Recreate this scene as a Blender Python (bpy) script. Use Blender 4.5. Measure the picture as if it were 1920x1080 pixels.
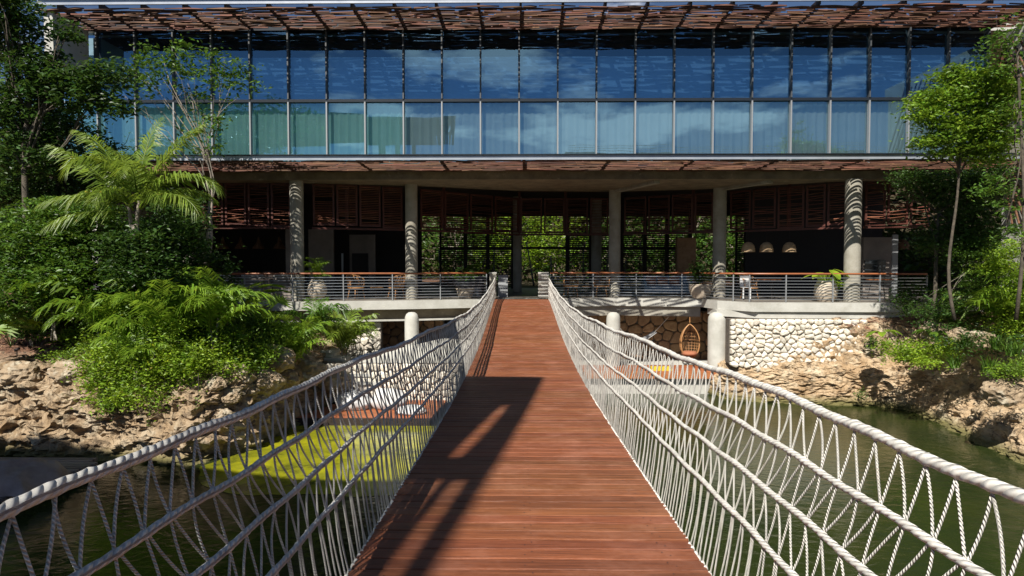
import bpy, math, random
import numpy as np
from mathutils import Vector, Matrix, noise
random.seed(7); rng = np.random.default_rng(7)
R = math.radians
scene = bpy.context.scene
for o in list(bpy.data.objects): bpy.data.objects.remove(o)
col = scene.collection

# ------------------------------------------------------------------ camera
F = 1200.0
PITCH = math.atan(42/F); YAW = math.atan(16/F)
cam = bpy.data.cameras.new('camera'); camo = bpy.data.objects.new('camera', cam); col.objects.link(camo)
cam.sensor_width = 36; cam.lens = F/1920*36; cam.clip_start = 0.05; cam.clip_end = 3000
camo.location = (0, 0, 0); camo.rotation_euler = (math.pi/2-PITCH, 0, YAW)
scene.camera = camo
CR = (Matrix.Rotation(YAW, 3, 'Z') @ Matrix.Rotation(math.pi/2-PITCH, 3, 'X'))
# ------------------------------------------------------------------ light
SUN_TRAVEL = Vector((0.38, 0.85, -1.0)).normalized()
to_sun = -SUN_TRAVEL
elev = math.asin(to_sun.z); azim = math.atan2(to_sun.x, to_sun.y)
sl = bpy.data.lights.new('sun', 'SUN'); so = bpy.data.objects.new('sun', sl); col.objects.link(so)
sl.energy = 5.0; sl.angle = R(0.5); sl.color = (1.0, 0.95, 0.86)
so.location = (-10, -20, 30); so.rotation_euler = SUN_TRAVEL.to_track_quat('-Z', 'Y').to_euler()
world = bpy.data.worlds.new('World'); scene.world = world; world.use_nodes = True
wn = world.node_tree; wn.nodes.clear()
def N(nt, t, **k):
    n = nt.nodes.new(t)
    for a, b in k.items(): setattr(n, a, b)
    return n
out = N(wn, 'ShaderNodeOutputWorld'); bg = N(wn, 'ShaderNodeBackground'); bg.inputs[1].default_value = 0.05
sky = N(wn, 'ShaderNodeTexSky', sky_type='NISHITA', sun_disc=False)
sky.sun_elevation = elev; sky.sun_rotation = azim; sky.altitude = 300; sky.air_density = 0.7; sky.dust_density = 0.05; sky.ozone_density = 3.0
tc = N(wn, 'ShaderNodeTexCoord'); sx = N(wn, 'ShaderNodeSeparateXYZ'); wn.links.new(tc.outputs['Generated'], sx.inputs[0])
ad = N(wn, 'ShaderNodeMath', operation='ADD'); ad.inputs[1].default_value = 0.12; wn.links.new(sx.outputs[2], ad.inputs[0])
mx = N(wn, 'ShaderNodeMath', operation='MAXIMUM'); mx.inputs[1].default_value = 0.05; wn.links.new(ad.outputs[0], mx.inputs[0])
dv = N(wn, 'ShaderNodeVectorMath', operation='DIVIDE'); cb = N(wn, 'ShaderNodeCombineXYZ')
for i in range(3): wn.links.new(mx.outputs[0], cb.inputs[i])
wn.links.new(tc.outputs['Generated'], dv.inputs[0]); wn.links.new(cb.outputs[0], dv.inputs[1])
off = N(wn, 'ShaderNodeVectorMath', operation='ADD'); off.inputs[1].default_value = (3.3, 1.2, 0); wn.links.new(dv.outputs[0], off.inputs[0])
nz = N(wn, 'ShaderNodeTexNoise'); nz.inputs['Scale'].default_value = 1.5; nz.inputs['Detail'].default_value = 9; nz.inputs['Roughness'].default_value = 0.58
wn.links.new(off.outputs[0], nz.inputs['Vector'])
rp = N(wn, 'ShaderNodeValToRGB'); rp.color_ramp.elements[0].position = 0.60; rp.color_ramp.elements[1].position = 0.68
acc = nz.outputs[0]
for (cx_, cz_, lo_, amt) in ((.03, .235, .988, .115), (.13, .20, .990, .10), (-.27, .30, .980, .11), (.30, .33, .985, .05)):
    cvec = Vector((cx_, -1, cz_)).normalized()
    dp = N(wn, 'ShaderNodeVectorMath', operation='DOT_PRODUCT'); dp.inputs[1].default_value = cvec; wn.links.new(tc.outputs['Generated'], dp.inputs[0])
    mrg = N(wn, 'ShaderNodeMapRange'); mrg.inputs['From Min'].default_value = lo_; mrg.inputs['From Max'].default_value = 1.0; mrg.inputs['To Max'].default_value = amt; wn.links.new(dp.outputs['Value'], mrg.inputs[0])
    sm_ = N(wn, 'ShaderNodeMath', operation='ADD'); wn.links.new(acc, sm_.inputs[0]); wn.links.new(mrg.outputs[0], sm_.inputs[1]); acc = sm_.outputs[0]
wn.links.new(acc, rp.inputs[0])
cm = N(wn, 'ShaderNodeMixRGB'); cm.inputs[2].default_value = (12, 12.5, 13.5, 1)
wn.links.new(rp.outputs[0], cm.inputs[0]); wn.links.new(sky.outputs[0], cm.inputs[1])
wn.links.new(cm.outputs[0], bg.inputs[0]); wn.links.new(bg.outputs[0], out.inputs[0])
scene.view_settings.view_transform = 'Standard'; scene.view_settings.look = 'None'
scene.view_settings.exposure = 0.68; scene.view_settings.gamma = 1; scene.view_settings.use_curve_mapping = False
scene.render.engine = 'CYCLES'
scene.cycles.max_bounces = 7; scene.cycles.transparent_max_bounces = 16; scene.cycles.diffuse_bounces = 3

# ------------------------------------------------------------------ helpers
def at(px, py, Y):
    d = CR @ Vector(((px-960)/F, -(py-540)/F, -1.0))
    return d*(Y/d.y)
def tag(o, label=None, cat=None, group=None, kind=None):
    if label: o['label'] = label
    if cat: o['category'] = cat
    if group: o['group'] = group
    if kind: o['kind'] = kind
    return o
WP = {}
def empty(name, loc):
    o = bpy.data.objects.new(name, None); o.empty_display_size = 0.2; col.objects.link(o); o.location = loc
    WP[o.name] = Vector(loc); return o
def thing(name, loc, label, cat, group=None):
    return tag(empty(name, loc), label, cat, group)
def npmesh(name, V, Fs, mat, parent=None, smooth=False, loc=None, uv=None):
    """V (n,3) world coordinates, Fs: list of index arrays (each (m,k))."""
    V = np.asarray(V, dtype=np.float64)
    if loc is None:
        mn = V.min(0); mxx = V.max(0); loc = Vector(((mn[0]+mxx[0])/2, (mn[1]+mxx[1])/2, mn[2]))
    loc = Vector(loc)
    me = bpy.data.meshes.new(name)
    L = V-np.array(loc)
    Fs = [np.asarray(f, dtype=np.int32) for f in Fs if len(f)]
    nl = sum(f.size for f in Fs); nf = sum(len(f) for f in Fs)
    me.vertices.add(len(L)); me.vertices.foreach_set('co', L.astype(np.float32).ravel())
    me.loops.add(nl); me.polygons.add(nf)
    li = np.concatenate([f.ravel() for f in Fs]); me.loops.foreach_set('vertex_index', li)
    tot = np.concatenate([np.full(len(f), f.shape[1], dtype=np.int32) for f in Fs])
    st = np.concatenate([[0], np.cumsum(tot)[:-1]]).astype(np.int32)
    me.polygons.foreach_set('loop_start', st)
    try: me.polygons.foreach_set('loop_total', tot)
    except Exception: pass
    me.polygons.foreach_set('use_smooth', np.full(nf, bool(smooth)))
    if uv is not None:
        ul = me.uv_layers.new(name='UVMap'); ul.data.foreach_set('uv', np.asarray(uv, dtype=np.float32)[li].ravel())
    me.update(calc_edges=True); me.validate()
    me.materials.append(mat)
    o = bpy.data.objects.new(name, me); col.objects.link(o)
    if parent is not None:
        o.parent = parent; o.location = loc-WP[parent.name]
    else: o.location = loc
    WP[o.name] = loc
    return o
class MB:
    def __init__(s): s.V = []; s.F = {}; s.n = 0; s.UV = []
    def add(s, V, Fs, uv=None):
        V = np.asarray(V, dtype=float); s.V.append(V)
        s.UV.append(np.zeros((len(V), 2)) if uv is None else np.asarray(uv, dtype=float))
        for f in Fs:
            f = np.asarray(f, dtype=np.int64)
            if len(f): s.F.setdefault(f.shape[1], []).append(f+s.n)
        s.n += len(V); return s
    def box(s, x0, x1, y0, y1, z0, z1):
        V = [(x, y, z) for x in (x0, x1) for y in (y0, y1) for z in (z0, z1)]
        return s.add(V, [[(0,1,3,2),(4,6,7,5),(0,4,5,1),(2,3,7,6),(0,2,6,4),(1,5,7,3)]])
    def bar(s, a, b, w, h, up=(0,0,1), jit=0):
        a = Vector(a); b = Vector(b); d = (b-a).normalized(); u = Vector(up)
        if abs(d.dot(u)) > .98: u = Vector((0,1,0))
        sd = d.cross(u).normalized(); u = sd.cross(d)
        V = []
        for p in (a, b):
            for i, j in ((-1,-1),(1,-1),(1,1),(-1,1)):
                V.append(p+sd*(i*w/2*(1+random.uniform(-jit, jit)))+u*(j*h/2*(1+random.uniform(-jit, jit))))
        return s.add(V, [[(3,2,1,0),(4,5,6,7),(0,1,5,4),(1,2,6,5),(2,3,7,6),(3,0,4,7)]])
    def tube(s, P, r, n=8, cap=True, lobes=0, pitch=1.0, amp=0.15, vscale=1.0):
        P = np.asarray([tuple(p) for p in P], dtype=float); m = len(P)
        r = np.broadcast_to(np.asarray(r, dtype=float), (m,))
        T = np.gradient(P, axis=0); T /= (np.linalg.norm(T, axis=1)[:, None]+1e-12)
        ref = np.array((0,0,1.)) if abs(T[:,2]).mean() < .8 else np.array((0,1.,0))
        A = np.cross(T, ref); A /= (np.linalg.norm(A, axis=1)[:, None]+1e-12); B = np.cross(T, A)
        seg = np.linalg.norm(np.diff(P, axis=0), axis=1); L = np.concatenate([[0], np.cumsum(seg)])
        th = np.linspace(0, 2*np.pi, n, endpoint=False)
        rr = r[:, None]*np.ones((1, n))
        if lobes: rr = rr*(1-amp+2*amp*np.abs(np.cos(lobes*th[None, :]/2+np.pi*L[:, None]/pitch)))
        V = P[:, None, :]+A[:, None, :]*(np.cos(th)[None, :, None]*rr[:, :, None])+B[:, None, :]*(np.sin(th)[None, :, None]*rr[:, :, None])
        V = V.reshape(-1, 3)
        i = np.arange(m-1)[:, None]*n; j = np.arange(n)[None, :]; k = (j+1) % n
        Q = np.stack([i+j, i+k, i+n+k, i+n+j], -1).reshape(-1, 4)
        uvv = np.stack([np.broadcast_to(th[None]/(2*np.pi), (m, n)), np.broadcast_to((L*vscale)[:, None], (m, n))], -1).reshape(-1, 2)
        s.add(V, [Q], uvv)
        if cap:
            c0 = [tuple(range(n-1, -1, -1))]; c1 = [tuple(range((m-1)*n, m*n))]
            s.F.setdefault(n, []).append(np.array(c0)+s.n-len(V)); s.F[n].append(np.array(c1)+s.n-len(V))
        return s
    def lathe(s, c, prof, n=16, sx=1, sy=1, amp=0):
        c = Vector(c); V = []; m = len(prof)
        for r, z in prof:
            for i in range(n):
                t = 2*math.pi*i/n; V.append((c.x+r*sx*math.cos(t), c.y+r*sy*math.sin(t), c.z+z))
        Q = [(i*n+j, i*n+(j+1) % n, (i+1)*n+(j+1) % n, (i+1)*n+j) for i in range(m-1) for j in range(n)]
        return s.add(V, [Q])
    def build(s, name, mat, parent=None, smooth=False, loc=None, uv=False):
        V = np.concatenate(s.V); Fs = [np.concatenate(f) for f in s.F.values()]
        return npmesh(name, V, Fs, mat, parent, smooth, loc, np.concatenate(s.UV) if uv else None)
def copyobj(o, dloc, parent=None):
    c = o.copy(); col.objects.link(c); c.location = Vector(o.location)+Vector(dloc)
    if parent is not None: c.parent = parent
    return c
def copytree(root, loc, rz=0.0, sc=1.0, label=None):
    r = root.copy(); col.objects.link(r); r.location = loc; r.rotation_euler[2] = rz; r.scale = (sc,)*3
    WP[r.name] = Vector(loc)
    if label: r['label'] = label
    for ch in [x for x in bpy.data.objects if x.parent == root]:
        c = ch.copy(); col.objects.link(c); c.parent = r
        for g in [x for x in bpy.data.objects if x.parent == ch]:
            d = g.copy(); col.objects.link(d); d.parent = c
    return r
def interp(x, xs, ys): return float(np.interp(x, xs, ys))

# ------------------------------------------------------------------ materials
def mat(name, base, rough=0.8, var=None, vscale=5.0, bump=0.0, bscale=30.0, metal=0.0, rnd=0.0, island=0.0, spec=0.5, stretch=None, coat=0, stain=None, sscale=1.2, sthr=(.5,.7), bdist=.02):
    m = bpy.data.materials.new(name); m.use_nodes = True; nt = m.node_tree; b = nt.nodes['Principled BSDF']
    b.inputs['Roughness'].default_value = rough; b.inputs['Metallic'].default_value = metal
    b.inputs['Specular IOR Level'].default_value = spec; b.inputs['Coat Weight'].default_value = coat
    tc = N(nt, 'ShaderNodeTexCoord'); geo = N(nt, 'ShaderNodeNewGeometry')
    vec = geo.outputs['Position']
    if stretch:
        mp = N(nt, 'ShaderNodeMapping'); mp.inputs['Scale'].default_value = stretch; nt.links.new(vec, mp.inputs[0]); vec = mp.outputs[0]
    c = None
    def mixrgb(f, a, bcol):
        mi = N(nt, 'ShaderNodeMixRGB'); nt.links.new(f, mi.inputs[0])
        if isinstance(a, tuple): mi.inputs[1].default_value = (*a, 1)
        else: nt.links.new(a, mi.inputs[1])
        mi.inputs[2].default_value = (*bcol, 1); return mi.outputs[0]
    cur = base
    if var is not None:
        n1 = N(nt, 'ShaderNodeTexNoise'); n1.inputs['Scale'].default_value = vscale; n1.inputs['Detail'].default_value = 8; n1.inputs['Roughness'].default_value = .65
        nt.links.new(vec, n1.inputs['Vector'])
        r1 = N(nt, 'ShaderNodeValToRGB'); r1.color_ramp.elements[0].position = .35; r1.color_ramp.elements[1].position = .65
        nt.links.new(n1.outputs[0], r1.inputs[0]); cur = mixrgb(r1.outputs[0], cur, var)
    if stain is not None:
        n2 = N(nt, 'ShaderNodeTexNoise'); n2.inputs['Scale'].default_value = sscale; n2.inputs['Detail'].default_value = 6; n2.inputs['Roughness'].default_value = .7
        nt.links.new(geo.outputs['Position'], n2.inputs['Vector'])
        r2 = N(nt, 'ShaderNodeValToRGB'); r2.color_ramp.elements[0].position = sthr[0]; r2.color_ramp.elements[1].position = sthr[1]
        nt.links.new(n2.outputs[0], r2.inputs[0]); cur = mixrgb(r2.outputs[0], cur, stain)
    if rnd or island:
        src = N(nt, 'ShaderNodeObjectInfo').outputs['Random'] if rnd else geo.outputs['Random Per Island']
        a = rnd or island
        mr = N(nt, 'ShaderNodeMapRange'); mr.inputs['To Min'].default_value = 1-a; mr.inputs['To Max'].default_value = 1+a; nt.links.new(src, mr.inputs[0])
        hs = N(nt, 'ShaderNodeHueSaturation'); nt.links.new(mr.outputs[0], hs.inputs['Value'])
        mh = N(nt, 'ShaderNodeMapRange'); mh.inputs['To Min'].default_value = .5-.03*a; mh.inputs['To Max'].default_value = .5+.03*a
        mu = N(nt, 'ShaderNodeMath', operation='FRACT'); m2 = N(nt, 'ShaderNodeMath', operation='MULTIPLY'); m2.inputs[1].default_value = 7.31
        nt.links.new(src, m2.inputs[0]); nt.links.new(m2.outputs[0], mu.inputs[0]); nt.links.new(mu.outputs[0], mh.inputs[0]); nt.links.new(mh.outputs[0], hs.inputs['Hue'])
        if isinstance(cur, tuple): hs.inputs['Color'].default_value = (*cur, 1)
        else: nt.links.new(cur, hs.inputs['Color'])
        cur = hs.outputs[0]
    if isinstance(cur, tuple): b.inputs['Base Color'].default_value = (*cur, 1)
    else: nt.links.new(cur, b.inputs['Base Color'])
    if bump:
        n3 = N(nt, 'ShaderNodeTexNoise'); n3.inputs['Scale'].default_value = bscale; n3.inputs['Detail'].default_value = 6; n3.inputs['Roughness'].default_value = .65
        nt.links.new(vec, n3.inputs['Vector'])
        bp = N(nt, 'ShaderNodeBump'); bp.inputs['Strength'].default_value = bump; bp.inputs['Distance'].default_value = bdist
        nt.links.new(n3.outputs[0], bp.inputs['Height']); nt.links.new(bp.outputs[0], b.inputs['Normal'])
    return m
def leafmat(name, c1, c2, island=.35, trans=.35, rough=.45):
    m = mat(name, c1, rough, c2, 1.9, island=island, spec=.4, stain=(c1[0]*1.9+.03, c1[1]*1.05+.01, c1[2]), sscale=7, sthr=(.62,.70))
    nt = m.node_tree; b = nt.nodes['Principled BSDF']; o = nt.nodes['Material Output']
    tr = N(nt, 'ShaderNodeBsdfTranslucent'); ms = N(nt, 'ShaderNodeMixShader'); ms.inputs[0].default_value = trans
    src = b.inputs['Base Color'].links[0].from_socket
    g = N(nt, 'ShaderNodeHueSaturation'); g.inputs['Value'].default_value = 1.6; g.inputs['Hue'].default_value = .485; nt.links.new(src, g.inputs['Color']); nt.links.new(g.outputs[0], tr.inputs[0])
    nt.links.new(b.outputs[0], ms.inputs[1]); nt.links.new(tr.outputs[0], ms.inputs[2]); nt.links.new(ms.outputs[0], o.inputs[0])
    return m
def ropemat(name, c, tw, cyc):
    m = mat(name, c, .85, tuple(x*.66 for x in c), 14.0, spec=.2, stain=(c[0]*.7,c[1]*.62,c[2]*.52), sscale=4, sthr=(.6,.75)); nt = m.node_tree; b = nt.nodes['Principled BSDF']
    uv = N(nt, 'ShaderNodeUVMap'); sp = N(nt, 'ShaderNodeSeparateXYZ'); nt.links.new(uv.outputs[0], sp.inputs[0])
    a = N(nt, 'ShaderNodeMath', operation='MULTIPLY'); a.inputs[1].default_value = cyc; nt.links.new(sp.outputs[0], a.inputs[0])
    v = N(nt, 'ShaderNodeMath', operation='MULTIPLY'); v.inputs[1].default_value = tw; nt.links.new(sp.outputs[1], v.inputs[0])
    ad = N(nt, 'ShaderNodeMath', operation='ADD'); nt.links.new(a.outputs[0], ad.inputs[0]); nt.links.new(v.outputs[0], ad.inputs[1])
    p = N(nt, 'ShaderNodeMath', operation='MULTIPLY'); p.inputs[1].default_value = math.pi; nt.links.new(ad.outputs[0], p.inputs[0])
    s = N(nt, 'ShaderNodeMath', operation='SINE'); nt.links.new(p.outputs[0], s.inputs[0])
    ab = N(nt, 'ShaderNodeMath', operation='ABSOLUTE'); nt.links.new(s.outputs[0], ab.inputs[0])
    bp = N(nt, 'ShaderNodeBump'); bp.inputs['Strength'].default_value = 1.0; bp.inputs['Distance'].default_value = .008
    nt.links.new(ab.outputs[0], bp.inputs['Height']); nt.links.new(bp.outputs[0], b.inputs['Normal'])
    return m
M = {}
M['plank'] = mat('bridge_plank_wood', (.25,.084,.034), .5, (.12,.040,.018), 6.0, .5, 14, rnd=.19, stretch=(.35,9,9), stain=(.28,.115,.065), sscale=2.6, sthr=(.48,.75), spec=.35)
M['deckwood'] = mat('orange_deck_wood', (.38,.13,.045), .6, (.24,.075,.03), 5, .3, 20, rnd=.2, stretch=(1,8,8))
M['greywood'] = mat('grey_dock_wood', (.27,.22,.19), .75, (.17,.14,.12), 5, .3, 20, rnd=.35, stretch=(1,8,8))
M['rope'] = ropemat('white_rope', (.74,.71,.65), 26, 3)
M['cord'] = ropemat('white_cord', (.76,.73,.67), 75, 2)
M['stick'] = mat('carved_stick_wood', (.15,.065,.036), .75, (.07,.03,.018), 3, .3, 40, rnd=.55, stretch=(.4,6,6))
M['stick_i'] = mat('stick_wood_joined', (.15,.065,.036), .75, (.07,.03,.018), 3, .3, 40, island=.55, stretch=(.4,6,6))
M['darkbeam'] = mat('dark_brown_steel', (.022,.013,.01), .6)
M['redframe'] = mat('red_brown_frame', (.10,.026,.016), .6, (.06,.018,.012), 5)
M['louvre'] = mat('red_brown_louvre', (.24,.085,.05), .65, (.13,.045,.03), 4, island=.45)
M['fascia'] = mat('grey_metal_fascia', (.42,.45,.50), .35, (.34,.37,.42), 2, .05, 12, metal=.4)
M['mullion'] = mat('grey_mullion', (.26,.27,.28), .5, metal=.2)
M['mullion_shaded'] = mat('shaded_mullion', (.06,.065,.07), .5)
M['transom'] = mat('dark_transom', (.012,.016,.022), .35)
M['concrete'] = mat('board_marked_concrete', (.36,.34,.29), .85, (.27,.25,.20), 2.5, .35, 18, stain=(.20,.17,.12), sscale=1.6, sthr=(.55,.8))
M['beamconc'] = mat('dark_weathered_concrete', (.25,.205,.14), .85, (.14,.11,.075), 2.2, .35, 18, stain=(.42,.36,.27), sscale=2.5, sthr=(.6,.75))
M['whiteconc'] = mat('pale_rendered_concrete', (.50,.49,.45), .85, (.40,.39,.35), 2, .25, 20, stain=(.30,.28,.23), sscale=1.1, sthr=(.55,.85))
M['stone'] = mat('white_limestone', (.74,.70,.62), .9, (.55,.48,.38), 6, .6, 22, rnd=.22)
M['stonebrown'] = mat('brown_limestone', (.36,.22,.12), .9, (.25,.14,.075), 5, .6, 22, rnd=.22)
M['mortar'] = mat('dark_joint', (.15,.125,.10), .95, (.08,.07,.06), 8, .5, 30)
M['soil'] = mat('red_brown_mulch', (.15,.065,.035), .95, (.07,.03,.02), 9, 1.0, 26, stain=(.24,.15,.09), sscale=5, sthr=(.5,.6), bdist=.06)
M['rockbrown'] = mat('tan_limestone_rock', (.50,.37,.235), .92, (.34,.22,.125), 1.6, 1.0, 9, stain=(.66,.58,.45), sscale=1.4, sthr=(.5,.68), bdist=.07)
M['earth'] = mat('green_brown_ground', (.06,.06,.03), .95, (.09,.06,.035), 2, .6, 12)
M['rattan'] = mat('honey_rattan', (.42,.22,.09), .55, (.30,.14,.05), 9)
M['handrail'] = mat('varnished_handrail', (.34,.12,.045), .4, (.22,.07,.03), 5, stretch=(.5,5,5))
M['cable'] = mat('steel_cable', (.5,.52,.56), .3, metal=.8)
M['darkpot'] = mat('charcoal_glaze', (.03,.035,.045), .3)
M['bluepot'] = mat('glazed_rim', (.05,.06,.09), .3)
M['palepot'] = mat('pale_clay', (.50,.43,.34), .8, (.40,.33,.25), 5, .2, 20)
M['white'] = mat('white_cushion', (.62,.62,.62), .85, (.5,.5,.5), 3)
M['bluefab'] = mat('dusty_blue_fabric', (.16,.24,.34), .9)
M['tanfab'] = mat('terracotta_cushion', (.36,.14,.07), .9, (.28,.10,.05), 6)
M['tarp'] = mat('brown_grey_canvas', (.36,.28,.25), .9, (.24,.18,.16), 3, .4, 30)
M['wallbeige'] = mat('beige_plaster', (.26,.23,.20), .9, (.20,.17,.15), 2, .1, 20)
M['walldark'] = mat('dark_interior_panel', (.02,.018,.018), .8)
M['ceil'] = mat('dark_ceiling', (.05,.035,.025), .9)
M['tile'] = mat('terrace_tile', (.24,.22,.19), .5, (.18,.16,.14), 3)
M['bark'] = mat('grey_bark', (.11,.09,.065), .9, (.05,.04,.03), 8, .8, 30)
M['palebark'] = mat('pale_bark', (.34,.30,.25), .9, (.22,.18,.14), 8, .6, 30)
M['curtain_teal'] = mat('teal_tinted_curtain', (.50,.85,.78), .9, (.42,.78,.72), 1.2)
M['curtain_blue'] = mat('blue_grey_curtain', (.52,.66,.66), .9, (.46,.60,.60), 1.5)
M['blind'] = mat('navy_blind', (.52,.58,.64), .9)
M['algae'] = mat('yellow_green_algae_water', (.33,.32,.012), .12, (.14,.15,.012), 1.3, .3, 6, stain=(.05,.06,.012), sscale=1.2, sthr=(.50,.66))
M['redtile'] = M['deckwood']
M['yellow'] = mat('yellow_cloth', (.6,.45,.03), .8)
M['grey'] = mat('grey_render', (.30,.31,.32), .85, (.25,.26,.27), 1)
M['windowdark'] = mat('dark_window', (.02,.025,.03), .2)
# leaves
M['leaf_dark'] = leafmat('dark_green_leaf', (.050,.105,.014), (.022,.058,.010), .5)
M['leaf_mid'] = leafmat('mid_green_leaf', (.095,.18,.018), (.038,.095,.010), .45)
M['leaf_bright'] = leafmat('bright_green_leaf', (.19,.31,.022), (.075,.15,.013), .5)
M['leaf_lime'] = leafmat('lime_leaf', (.25,.37,.025), (.11,.20,.015), .45)
M['frond'] = leafmat('yellow_green_frond', (.20,.28,.03), (.10,.17,.02), .3, .4)
M['frond_areca'] = leafmat('green_frond', (.19,.31,.028), (.11,.20,.016), .35, .4)
M['frond_dry'] = mat('dry_leaf', (.28,.15,.06), .8)
def glassmat(tint=(.92,.99,1,1), rmin=.25, nm='clear_glass'):
    m = bpy.data.materials.new(nm); m.use_nodes = True; nt = m.node_tree; nt.nodes.clear()
    o = N(nt, 'ShaderNodeOutputMaterial'); t = N(nt, 'ShaderNodeBsdfTransparent'); g = N(nt, 'ShaderNodeBsdfGlossy'); g.inputs['Roughness'].default_value = .0
    t.inputs[0].default_value = tint; g.inputs[0].default_value = (.40,.72,.95,1)
    lw = N(nt, 'ShaderNodeLayerWeight'); lw.inputs[0].default_value = .25
    mr = N(nt, 'ShaderNodeMapRange'); mr.inputs['To Min'].default_value = rmin; mr.inputs['To Max'].default_value = .9; nt.links.new(lw.outputs['Fresnel'], mr.inputs[0])
    ms = N(nt, 'ShaderNodeMixShader'); nt.links.new(mr.outputs[0], ms.inputs[0]); nt.links.new(t.outputs[0], ms.inputs[1]); nt.links.new(g.outputs[0], ms.inputs[2])
    nn = N(nt, 'ShaderNodeTexNoise'); nn.inputs['Scale'].default_value = .5; geo = N(nt, 'ShaderNodeNewGeometry'); nt.links.new(geo.outputs['Position'], nn.inputs['Vector'])
    bp = N(nt, 'ShaderNodeBump'); bp.inputs['Strength'].default_value = .05; bp.inputs['Distance'].default_value = .05; nt.links.new(nn.outputs[0], bp.inputs['Height']); nt.links.new(bp.outputs[0], g.inputs['Normal'])
    nt.links.new(ms.outputs[0], o.inputs[0]); return m
M['glass'] = glassmat()
M['glass_blue'] = glassmat((.48,.74,.98,1), .21, 'blue_tinted_glass')
def watermat():
    m = mat('pond_water', (.016,.026,.008), .04, (.028,.036,.008), .5, spec=.5); nt = m.node_tree; b = nt.nodes['Principled BSDF']
    b.inputs['IOR'].default_value = 1.33
    geo = N(nt, 'ShaderNodeNewGeometry'); mp = N(nt, 'ShaderNodeMapping'); mp.inputs['Scale'].default_value = (1,1.6,1); mp.inputs['Rotation'].default_value = (0,0,.6); nt.links.new(geo.outputs['Position'], mp.inputs[0])
    a = N(nt, 'ShaderNodeTexNoise'); a.inputs['Scale'].default_value = 3.2; a.inputs['Detail'].default_value = 7; a.inputs['Distortion'].default_value = .8; nt.links.new(mp.outputs[0], a.inputs['Vector'])
    bp = N(nt, 'ShaderNodeBump'); bp.inputs['Strength'].default_value = .5; bp.inputs['Distance'].default_value = .03
    nt.links.new(a.outputs[0], bp.inputs['Height']); nt.links.new(bp.outputs[0], b.inputs['Normal'])
    return m
M['water'] = watermat()
# ------------------------------------------------------------------ ground, water, sky
def sheet(name, x0, x1, y0, y1, z, m):
    return tag(npmesh(name, [(x0,y0,z),(x1,y0,z),(x1,y1,z),(x0,y1,z)], [[(0,1,2,3)]], m), kind='structure')
sheet('ground', -900, 900, -900, 900, -5.6, M['earth'])
sheet('pond_water', -45, 45, -30, 23.0, -4.40, M['water'])
def fbm(p, o=4):
    a = 1; s = 0; q = Vector(p)
    for _ in range(o): s += a*noise.noise(q); q = q*2.07; a *= .5
    return s
def ridged(p, o=4):
    a = 1; s = 0; q = Vector(p)
    for _ in range(o): s += a*(1-2*abs(noise.noise(q))); q = q*2.13+Vector((3.1,1.7,5.2)); a *= .5
    return s
def bank(name, path, profs, m, step, seed, amp=.3, inland=(0,1)):
    """path: shoreline points; profs: list of (arc fraction, [(d,z)...]) interpolated along path"""
    P = [Vector((x, y, 0)) for x, y in path]
    L = [0]
    for a, b in zip(P, P[1:]): L.append(L[-1]+(b-a).length)
    n = int(L[-1]/step); us = [L[-1]*i/n for i in range(n+1)]
    fr = profs
    K = len(profs[0][1])
    # densify profile
    V = []; rows = None
    for u in us:
        j = max(0, min(len(P)-2, next((k for k in range(len(L)-1) if L[k+1] >= u), len(P)-2)))
        t = (u-L[j])/(L[j+1]-L[j]); p = P[j].lerp(P[j+1], t)
        # smoothed normal
        def nrm(k):
            a = P[max(0, k-1)]; b = P[min(len(P)-1, k+1)]; d = (b-a).normalized(); return Vector((-d.y, d.x, 0))
        nn = nrm(j).lerp(nrm(j+1), t).normalized()*(1 if inland[1] > 0 else -1)
        uf = u/L[-1]; k = 0
        while k < len(fr)-2 and uf > fr[k+1][0]: k += 1
        w = min(1, max(0, (uf-fr[k][0])/(fr[k+1][0]-fr[k][0]))); pr = [((1-w)*a[0]+w*b[0], (1-w)*a[1]+w*b[1]) for a, b in zip(fr[k][1], fr[k+1][1])]
        pts = []
        for (d0, z0), (d1, z1) in zip(pr, pr[1:]):
            pts.append((d0, z0, d1, z1))
        row = []
        for i, (d0, z0, d1, z1) in enumerate(pts):
            for s in range(SUB[i]):
                q = s/SUB[i]; row.append((d0+(d1-d0)*q, z0+(z1-z0)*q))
        row.append(pr[-1]); rows = len(row)
        for (d, z) in row:
            base = p+nn*d; base.z = z
            if d < 9:
                steep = 1.0 if z < -1.7 and d < 2.5 else .45
                s1 = Vector((base.x*.8+seed, base.y*.8, base.z*1.5))
                dd = amp*(.55*fbm(s1, 3)+.35*ridged(s1*2.3, 4)+.30*ridged(Vector((s1.x*3.5+s1.z*2.0, s1.y*3.5, s1.z*7-s1.x*1.8)), 4)-.25)
                c = noise.cell_vector(Vector((base.x*2.2, base.y*2.2, base.z*3.4)))
                dd += amp*.35*(c.x-.5)
                base = base-nn*dd*steep; base.z += (amp*.45*ridged(s1*1.9+Vector((9,9,9)), 3)-.05)*(.5 if z > -2.3 else .8)*(1 if z > -4.2 else .2)
            else: base.z += .12*fbm(base*.4)
            V.append(base)
    m_ = len(us); i = np.arange(m_-1)[:, None]*rows; jj = np.arange(rows-1)[None]
    Q = np.stack([i+jj, i+jj+1, i+rows+jj+1, i+rows+jj], -1).reshape(-1, 4)
    if inland[1] > 0: Q = Q[:, ::-1]
    return tag(npmesh(name, [tuple(v) for v in V], [Q], m), kind='structure')
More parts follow.
